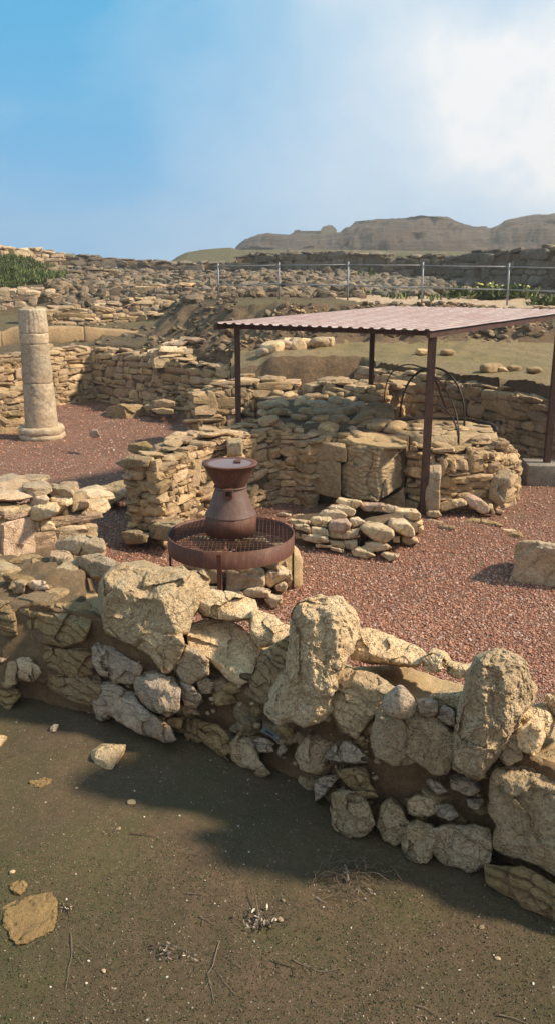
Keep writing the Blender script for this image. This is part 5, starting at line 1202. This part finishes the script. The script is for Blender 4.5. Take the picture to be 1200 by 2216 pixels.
# twigs
def twig(label, pxs, r=.0022, br=3, tint=.6, name='twig', group='dry twigs on the near ground', lift=.006, up=0):
    P = [gpt(*p) for p in pxs]; P = np.array([p + np.array([0, 0, lift + up * i / max(1, len(P) - 1)]) for i, p in enumerate(P)]); mb = MB()
    t = np.linspace(0, len(P) - 1, 5 * len(P)); Q = np.stack([np.interp(t, range(len(P)), P[:, k]) for k in range(3)], 1); Q += vfbm(Q * 25, 2, 9) * .005
    tube(mb, Q, r, 5, tint=(tint, .5, .5), r2=r * .4)
    for _ in range(br):
        k = random.randrange(2, len(Q) - 2); d = Q[k] - Q[k - 1]; a = random.choice((-1, 1)) * random.uniform(.5, 1.1); L = random.uniform(3, 9)
        e = Q[k] + np.array([d[0] * math.cos(a) - d[1] * math.sin(a), d[0] * math.sin(a) + d[1] * math.cos(a), 0]) * L + np.array([0, 0, random.uniform(0, .01)])
        tube(mb, [Q[k], (Q[k] + e) / 2 + RNG.normal(0, .003, 3), e], r * .6, 4, tint=(tint * .9, .5, .5))
    return tag(mb.build(name, 'twig'), label, 'twig', group)
for lb, p, r, b, t in [
 ('long pale upright twig low on the moss at left', [(155, 2020), (157, 2060), (150, 2110), (143, 2145)], .0018, 3, .55),
 ('pale forked twig on the moss left of the dead leaves', [(475, 2040), (462, 2090), (450, 2110), (458, 2140), (466, 2175)], .0018, 4, .6),
 ('thin forked twig low in the middle', [(630, 2078), (665, 2095), (690, 2105), (740, 2098)], .002, 3, .5),
 ('looped thin twig left of the twig tangle', [(528, 1816), (505, 1835), (493, 1850), (500, 1878), (515, 1893), (524, 1870), (518, 1840)], .0018, 1, .35),
 ('dark straight twig above the looped twig', [(515, 1762), (545, 1768), (573, 1778)], .003, 1, .15),
 ('grey twig below the twig tangle', [(682, 1945), (690, 1950), (704, 1958)], .003, 0, .7),
 ('dark twig in the middle of the dark earth', [(283, 1806), (300, 1808), (340, 1812)], .003, 1, .1),
 ('short twig near the looped twig', [(403, 1935), (425, 1936), (450, 1940)], .0025, 1, .4),
 ('curved twig cut by the bottom edge at right', [(900, 2178), (925, 2187), (948, 2205)], .0025, 0, .5),
 ('curved twig at the lower right corner', [(1075, 2200), (1105, 2203), (1140, 2218)], .003, 0, .4),
 ('small dark twig at the left edge below the blocks', [(0, 1650), (15, 1642), (22, 1632)], .003, 2, .15),
 ('short dark twig in the moss beside the yellow clay mound', [(134, 1960), (148, 1972), (152, 1985)], .003, 3, .1),
 ('thin dry stalk lying in the lower left moss', [(430, 1985), (447, 1992), (465, 2004)], .0025, 2, .4),
 ('dark stub of twig near the bottom edge', [(590, 2080), (620, 2092), (640, 2098)], .003, 2, .1)]:
    twig(lb, p, r, b, t)
def tangle():
    c = gpt(760, 1905); mb = MB()
    for i in range(75):
        px, py = random.gauss(760, 42), random.gauss(1902, 26); p = gpt(px, py); a = random.gauss(.4, .8) ; L = random.uniform(.05, .2); d = np.array([math.cos(a), -math.sin(a) * .7, 0])
        q = [p + d * L * (t - .5) + np.array([0, 0, .006 + .03 * random.random() + .02 * math.sin(t * 3)]) + RNG.normal(0, .006, 3) for t in np.linspace(0, 1, 6)]; tube(mb, q, random.uniform(.0008, .0015), 4, tint=(random.random() * .6, .5, .5))
    o = mb.build('twig_tangle', 'twig'); tag(o, 'tangled heap of thin dry twigs on the shaded ground before the round stone', 'twigs')
    mb = MB(); tube(mb, [gpt(745, 1880) + np.array([0, 0, .02]), gpt(750, 1895) + np.array([0, 0, .022]), gpt(752, 1912) + np.array([0, 0, .015])], .006, 5, tint=(1, 1, 1)); tag(mb.build('pale_stick', 'twig'), 'short pale broken stick lying on the twig tangle', 'stick')
tangle()
def leaves(label, px, py, n, sx, sy, s, mat='dryleaf', stalk=True):
    c = gpt(px, py); r = thing('leaf_clump', c, label, 'dead leaves', 'clumps of dead leaves on the near ground'); mb = MB()
    for i in range(n):
        p = gpt(random.gauss(px, sx), random.gauss(py, sy)) + np.array([0, 0, .004 + .02 * random.random()]); R = rot(random.random() * 6.3, random.gauss(0, .6), random.gauss(0, .6))[0]; l = s * random.uniform(.5, 1.2)
        V = np.array([[-1, 0, 0], [-.3, .35, .12], [.5, .28, .1], [1, 0, -.05], [.5, -.28, .12], [-.3, -.35, .1], [0, 0, -.05]]) * l
        mb.add(V @ R.T + p, T=[[0, 6, 1], [1, 6, 2], [2, 6, 3], [3, 6, 4], [4, 6, 5], [5, 6, 0]], tint=(random.random(), .5, .5))
    mb.build('leaves', mat, r, smooth=False)
    if stalk:
        mb = MB(); q = gpt(px + 3, py); tip = gpt(px - 12, py - 72); tube(mb, [q + np.array([0, 0, .0]), q * .5 + tip * .5 + np.array([.0, 0, .02]), tip + np.array([0, 0, .03])], .004, 5, tint=(.3, .5, .5), r2=.001); mb.build('stalk', 'twig', r)
leaves('big clump of curled dead leaves with a dark dried stalk in the lower middle', 560, 1998, 70, 17, 12, .014)
leaves('loose scatter of blackened leaves left of the big dead clump', 355, 2062, 34, 16, 11, .011, stalk=False)
leaves('small dark leaf scatter below the looped twig', 412, 2072, 22, 12, 8, .010, stalk=False)
leaves('small dark leaf clump by the yellow clay mound', 150, 1970, 16, 8, 6, .010, stalk=False)
leaves('small dark leaf clump beside a white chip in the middle', 245, 1800, 14, 8, 6, .010, stalk=False)
leaves('crumbled leaves at the right end of the twig tangle', 795, 1935, 20, 12, 8, .010, stalk=False)
# moss and tiny plants as ground cover
def moss():
    n = 16000; px = RNG.uniform(-40, 1240, n); py = RNG.uniform(1640, 2250, n); P = np.array([onZ(a, b, .15) for a, b in zip(px, py)]); k = isnear(P[:, 0], P[:, 1]); P = P[k]
    g = grid_xy(P[:, :2], 2.1, 4, 44) + np.clip((py[k] - 1850) / 500, -.4, .35); P = P[g > .05]; P[:, 2] = H(P[:, 0], P[:, 1]); m = len(P)
    a = RNG.random(m) * 6.28; h = RNG.uniform(.004, .011, m); w_ = RNG.uniform(.0015, .004, m); d = np.stack([np.cos(a), np.sin(a), 0 * a], 1); t = RNG.normal(0, .5, (m, 3)); t[:, 2] = 1; t /= np.linalg.norm(t, axis=1, keepdims=True)
    V = np.stack([P - d * w_[:, None], P + d * w_[:, None], P + t * h[:, None]], 1).reshape(-1, 3); mb = MB(); mb.add(V, T=np.arange(3 * m).reshape(-1, 3), tint=np.repeat(np.stack([RNG.random(m) * .3, a, a], 1), 3, 0)); tag(mb.build('moss', 'leaf', origin=(0, 0, 0), smooth=False), kind='stuff')
moss()

# ================================================================== BACK TERRACES
wall('rubble_wall', 'broad low wall of pale stones on the bank behind the left roof post', 'stone wall',
     [st(340, 770, 17.9, 1.0), st(400, 752, 18.2, 1.0), st(440, 742, 18.3, 1.0), st(535, 742, 18.1, 1.0)], thick=.7, L=.42, H=.19, rag=.12, mat='lit_stone', n=5)
one('upright_slab', 'small upright slab standing alone against the dark bank right of the left roof post', 'stone', [(541, 762), (540, 736), (552, 734), (556, 760), (550, 764)], 17.9, 'lit_stone', thick=.2, nth=40, nr=10)
wall('adobe_wall', 'smooth plastered earth wall with an eroded top behind the courtyard corner', 'earth wall',
     [(-10.5, 20.6, 1.1, 1.75), st(0, 712, 21.0, 1.1), st(70, 700, 21.2, 1.1), st(180, 703, 21.6, 1.1), st(300, 716, 21.8, 1.1)], thick=.6, L=.6, H=.13, rag=.03, mat='adobe', core='adobe', rub=1, back=False, ends=(False, False), solid=True)
wall('slab_wall', 'wall topped with long flat ashlar slabs just above the column head', 'stone wall',
     [st(45, 668, 24.0, 1.6), st(120, 668, 24.2, 1.6), st(200, 672, 24.4, 1.6), st(300, 690, 24.6, 1.6)], thick=.7, L=.6, H=.22, rag=.04, mat='wall_stone', n=4, back=False)
wall('rubble_wall', 'upper terrace wall of pale rubble in the left middle distance', 'stone wall',
     [st(205, 660, 25.8, 1.6), st(300, 652, 26.2, 1.6), st(390, 655, 26.4, 1.7), st(440, 668, 26.2, 1.8)], thick=.8, L=.5, H=.2, rag=.08, mat='lit_stone', n=4, back=False)
wall('rubble_wall', 'lower rubble wall in front of the upper terrace wall at left', 'stone wall',
     [st(110, 690, 24.0, 1.5), st(200, 690, 24.2, 1.5), st(300, 680, 24.6, 1.5), st(380, 688, 24.2, 1.6)], thick=.6, L=.42, H=.19, rag=.06, mat='wall_stone', n=4, back=False)
wall('rubble_wall', 'neat low rubble wall below the green weeds at the left edge', 'stone wall',
     [(-13, 27.2, 1.9, 2.75), st(0, 628, 28, 1.8), st(60, 624, 28.2, 1.8), st(112, 632, 28.4, 1.9)], thick=.7, L=.46, H=.24, rag=.05, mat='lit_stone', n=4, back=False)
wall('rubble_wall', 'long sunlit wall on the skyline at the far left', 'stone wall',
     [(-24, 38, 3.4, 5.1), st(0, 536, 40, 3.6), st(70, 541, 40.6, 3.6), st(132, 548, 41, 3.6)], thick=1.0, L=.55, H=.3, rag=.05, mat='lit_stone', n=4, back=False)
wall('rubble_wall', 'low dark coursed wall running along the skyline left of the hills', 'stone wall',
     [st(128, 549, 41.2, 3.3), st(250, 560, 42, 3.5), st(390, 570, 42, 3.6), st(520, 571, 42, 3.6)], thick=1.0, L=.7, H=.26, rag=.06, mat='dark_stone', n=4, back=False)
wall('terrace_wall', 'long dark coursed wall beyond the handrail across the right of the skyline', 'stone wall',
     [st(508, 560, 37.5, 2.9), st(560, 549, 37.5, 2.9), st(700, 548, 35.5, 2.9), st(850, 556, 34, 2.8), st(980, 554, 32, 2.7), st(1060, 548, 30, 2.5), st(1200, 539, 27.5, 2.2), st(1330, 532, 25.8, 2.2)], thick=1.1, L=.62, H=.27, rag=.09, mat='dark_stone', n=4, back=False, prot=.06)
wall('rubble_wall', 'low broken wall line crossing the lower rubble slope just left of the handrail', 'stone wall',
     [st(290, 630, 28.2, 2.2), st(360, 622, 28.4, 2.2), st(430, 622, 28, 2.2), st(462, 632, 27.6, 2.2)], thick=.7, L=.48, H=.2, rag=.12, mat='wall_stone', n=4, back=False)
wall('rubble_wall', 'dark broken wall line high on the rubble slope under the skyline wall', 'stone wall',
     [st(150, 590, 34, 2.8), st(240, 588, 34.5, 2.9), st(340, 592, 35, 2.9), st(440, 592, 35, 2.9)], thick=.7, L=.5, H=.2, rag=.14, mat='slope_stone', n=4, back=False)
# tumbled rubble
def slope_rubble(name, mat, regions, smin, smax, n=3, dens=1.0, zoff=0):
    C_, S_ = [], []
    for (x0, x1, y0, y1, m) in regions:     # given as ray slopes so each field follows the terrain rows
        for _ in range(int(m * dens)):
            y = random.uniform(y0, y1); s_ = random.uniform(x0, x1); x = s_ * y; s = smin + (smax - smin) * random.random() ** 2; C_.append((x, y)); S_.append(s)
    C_ = np.array(C_); S_ = np.array(S_); z = H(C_[:, 0], C_[:, 1]) + S_ * .18 + zoff; m = len(S_); mb = MB()
    rocks(mb, np.stack([C_[:, 0], C_[:, 1], z], 1), np.stack([S_ * RNG.uniform(1, 1.8, m), S_, S_ * RNG.uniform(.45, .8, m)], 1), rot(RNG.random(m) * 6.28, RNG.normal(0, .3, m), RNG.normal(0, .3, m)), n=n, k=4)
    return tag(mb.build(name, mat, origin=(0, 0, 0), smooth=False), kind='stuff')
slope_rubble('rubble', 'slope_stone', [(-.28, -.10, 27, 38, 1500), (-.12, .10, 22.5, 34, 1700), (-.24, -.12, 26, 30, 500)], .08, .40, dens=1.0)
slope_rubble('rubble', 'dark_stone', [(-.26, .16, 26, 38.5, 2300), (.05, .2, 24, 31, 500), (.16, .5, 27, 32, 200)], .1, .4)
slope_rubble('rubble', 'slope_stone', [(-.10, .42, 17.05, 18.0, 260), (-.16, -.05, 17.5, 21, 240), (-.30, -.05, 20.3, 26, 160)], .05, .18)
slope_rubble('bank_stones', 'wall_stone', [(-.09, .40, 17.3, 17.95, 900)], .02, .08)
for i, (px, py, y, s) in enumerate([(690, 748, 16.6, .3), (640, 752, 16.5, .34), (612, 750, 16.4, .3), (590, 756, 16.2, .36), (665, 744, 16.7, .25), (710, 742, 16.8, .25), (570, 758, 16.1, .25), (625, 745, 16.8, .28)]):
    p = onY(px, py, y); p[2] = float(H([p[0]], [p[1]])[0]) + s * .25
    mb = MB(); rocks(mb, [p], [(s * 1.3, s, s * .8)], rot(random.random() * 3), n=9, k=3.4); tag(mb.build('loose_stone', 'lit_stone'), 'pale stone in the short row lying across the grass terrace below the bank', 'stone', 'row of pale stones across the grass terrace')
TL = [(1085, 745, .22, 'red brown flat stone in the row by the yellow flowered plant'), (1010, 764, .45, 'flat stone at the left end of the row by the yellow flowered plant'), (1030, 760, .35, 'brown stone in the middle of the row by the yellow flowered plant'), (995, 768, .3, 'low brown stone just left of the flat stone row'), (965, 778, .35, 'flat stone on the terrace above the iron hoops'), (910, 780, .4, 'dark flat stone on the terrace behind the main roof post'), (1060, 800, .5, 'pointed brown rock on the terrace'), (1085, 803, .25, 'small brown rock right of the pointed rock'), (1110, 804, .3, 'rounded rock on the terrace near the right post'), (1155, 800, .35, 'low rock nearest the right post on the terrace'), (1150, 768, .5, 'flat stone on the terrace left of the right post'), (1180, 766, .55, 'long flat stone at the right edge of the terrace'), (878, 747, .2, 'small dark stone alone on the grass terrace'), (1118, 794, .2, 'smallest rock on the terrace behind the right post')]
for px, py, s, lb in TL:
    zz_ = 1.4
    for _ in range(5): p = onZ(px, py, zz_); zz_ = min(1.75, max(1.15, float(H([p[0]], [p[1]])[0])))
    mb = MB(); rocks(mb, [(p[0], p[1], zz_ + s * .08 + .03)], [(s * .8, s * .55, s * .34)], rot(random.random()), n=10, k=3.2); tag(mb.build('loose_stone', 'wall_stone'), lb, 'stone', 'loose stones on the grass terrace')
# grass and weeds
def blades(name, pts, hmin, hmax, wd, mat='leaf', tmul=1.0, kind='stuff', lean=.35, parent=None, label=None, cat=None):
    P = np.asarray(pts, float); m = len(P); a = RNG.random(m) * 6.28; h = RNG.uniform(hmin, hmax, m); d = np.stack([np.cos(a), np.sin(a), 0 * a], 1); t = RNG.normal(0, lean, (m, 3)); t[:, 2] = 1; t /= np.linalg.norm(t, axis=1, keepdims=True)
    t2 = t + RNG.normal(0, lean * .8, (m, 3)); w_ = wd * RNG.uniform(.6, 1.3, m)[:, None]
    A = P - d * w_ * .5; B = P + d * w_ * .5; mid = P + t * h[:, None] * .55; C1 = mid + d * w_ * .7; D1 = mid - d * w_ * .7; E = P + t * h[:, None] * .55 + t2 * h[:, None] * .45
    V = np.stack([A, B, C1, D1, E], 1).reshape(-1, 3); o = np.arange(m)[:, None] * 5
    mb = MB(); mb.add(V, Q=o + np.array([[0, 1, 2, 3]]), T=o + np.array([[3, 2, 4]]), tint=np.repeat(np.stack([RNG.random(m) * tmul, a, a], 1), 5, 0)); ob = mb.build(name, mat, parent, smooth=False)
    if kind: ob['kind'] = kind
    return ob
def onterr(px, py, z0=2.5):
    zq = z0
    for _ in range(4): p = onZ(px, py, zq if abs(zq - 2.7) > .02 else 2.68); zq = max(1.15, float(H([p[0]], [p[1]])[0]))
    return p
X = []
for i in range(42000):
    y = random.uniform(29.0, 38.5); s_ = random.uniform(-.46, -.285 + (.03 * math.sin(y))); x = s_ * y; X.append((x, y))
X = np.array(X); k = grid_xy(X, .5, 3, 12) > -.35; X = X[k]; z = H(X[:, 0], X[:, 1])
blades('green_weeds', np.stack([X[:, 0], X[:, 1], z + RNG.random(len(X)) * .2 + np.clip(grid_xy(X, .9, 3, 17) + .1, 0, .5) * .9], 1), .06, .2, .03)
def bush(label, px, py, y, w_, h_, n, flowers=0, name='weed_bush'):
    c = onY(px, py, y); c[2] = float(H([c[0]], [c[1]])[0]); r = thing(name, c, label, 'plant')
    Q = []
    for i in range(n):
        u = RNG.normal(0, .4, 3); q = c + np.array([u[0] * w_, u[1] * w_ * .6, abs(u[2]) * h_]); Q.append(q)
    blades('foliage', Q, .08, .2, .06, kind=None, lean=.8, parent=r)
    mb = MB()
    for i in range(max(5, flowers // 2)):
        a = random.uniform(-.5, .5); tube(mb, [c + np.array([a * w_ * .4, 0, 0]), c + np.array([a * w_, 0, h_ * random.uniform(.7, 1.2)])], .008, 4, tint=(.5, .5, .5))
    mb.build('stems', 'leaf', r)
    if flowers:
        mb = MB(); C_ = [c + np.array([random.gauss(0, .4) * w_, random.gauss(0, .2), h_ * random.uniform(.8, 1.45)]) for _ in range(flowers)]
        rocks(mb, C_, [(.07, .07, .05)] * flowers, rot(RNG.random(flowers)), n=2, k=2.5); mb.build('flowers', 'flower', r)['kind'] = 'stuff'
bush('flowering green bush behind the handrail, left of its last visible post', 1062, 640, 23.5, .6, .32, 1000, 18)
bush('green bush right of the last visible handrail post', 1120, 640, 23.3, .5, .24, 700, 10)
bush('dark leafy weed clump low behind the handrail, left of the flowering bush', 990, 640, 24.0, .35, .22, 500, 0)
bush('small green tuft at the foot of the long dark wall', 780, 607, 31, .5, .25, 300, 0)
bush('dry brown scrub on the path at the right edge', 1185, 655, 20.3, .55, .2, 300, 0)
X = []
for i in range(2600):
    y = random.uniform(21, 32); s_ = random.uniform(.02, .5); X.append((s_ * y, y))
X = np.array(X); k = (grid_xy(X, .4, 3, 13) > .08); X = X[k]; z = H(X[:, 0], X[:, 1]); blades('low_weeds', np.stack([X[:, 0], X[:, 1], z], 1), .05, .2, .05)
def flowerplant():
    c = onterr(1076, 762, 1.6); r = thing('yellow_flower_plant', c, 'spindly plant with yellow flowers on the terrace against the dark bank', 'plant')
    blades('leaves', [c + np.array([random.gauss(0, .09), random.gauss(0, .06), .05 + random.random() * .05]) for _ in range(170)], .12, .26, .05, kind=None, lean=.8, parent=r)
    S_ = MB(); Fl = MB(); top = onY(1078, 703, c[1])
    for (px, py) in ((1078, 703), (1060, 735), (1056, 730), (1083, 722), (1092, 730)):
        e = onY(px, py, c[1] - .02); tube(S_, [c, (c + e) / 2 + np.array([(e[0] - c[0]) * .3, 0, -.03]), e], .011, 4, tint=(.6, .5, .5))
        rocks(Fl, [e + RNG.normal(0, .025, 3) for _ in range(6)], [(.06, .06, .045)] * 6, rot(RNG.random(6)), n=2, k=2.5)
    S_.build('stems', 'leaf', r); Fl.build('flowers', 'flower', r)['kind'] = 'stuff'
flowerplant()
# handrail
def handrail():
    Pp = [(473, 650, 22.0, 570), (603, 648, 21.3, 568), (751, 655, 20.6, 566), (911, 662, 19.8, 567), (1095, 668, 19.0, 570)]
    r = thing('handrail', K(751, 655, 20.6), 'thin galvanised two bar handrail along the upper path behind the roof', 'railing')
    T_ = []
    for px, pb, y, pt in Pp + [(1292, 675, 18.3, 574)]:
        b = onY(px, pb + 3, y); t = onY(px, pt, y); t[0] = b[0] + (t[0] - b[0]) * .3; mb = MB(); tube(mb, [b, t], .022, 8); po = mb.build('post', 'galv', r); T_.append((b, t))
    for fz in (.93, .44):
        for (b0, t0), (b1, t1) in zip(T_[:-1], T_[1:]):
            A = b0 + (t0 - b0) * fz; B = b1 + (t1 - b1) * fz; mb = MB(); tube(mb, [A, (A + B) / 2 + np.array([0, 0, -.008]), B], .014, 7); mb.build('rail', 'galv', r)
handrail()
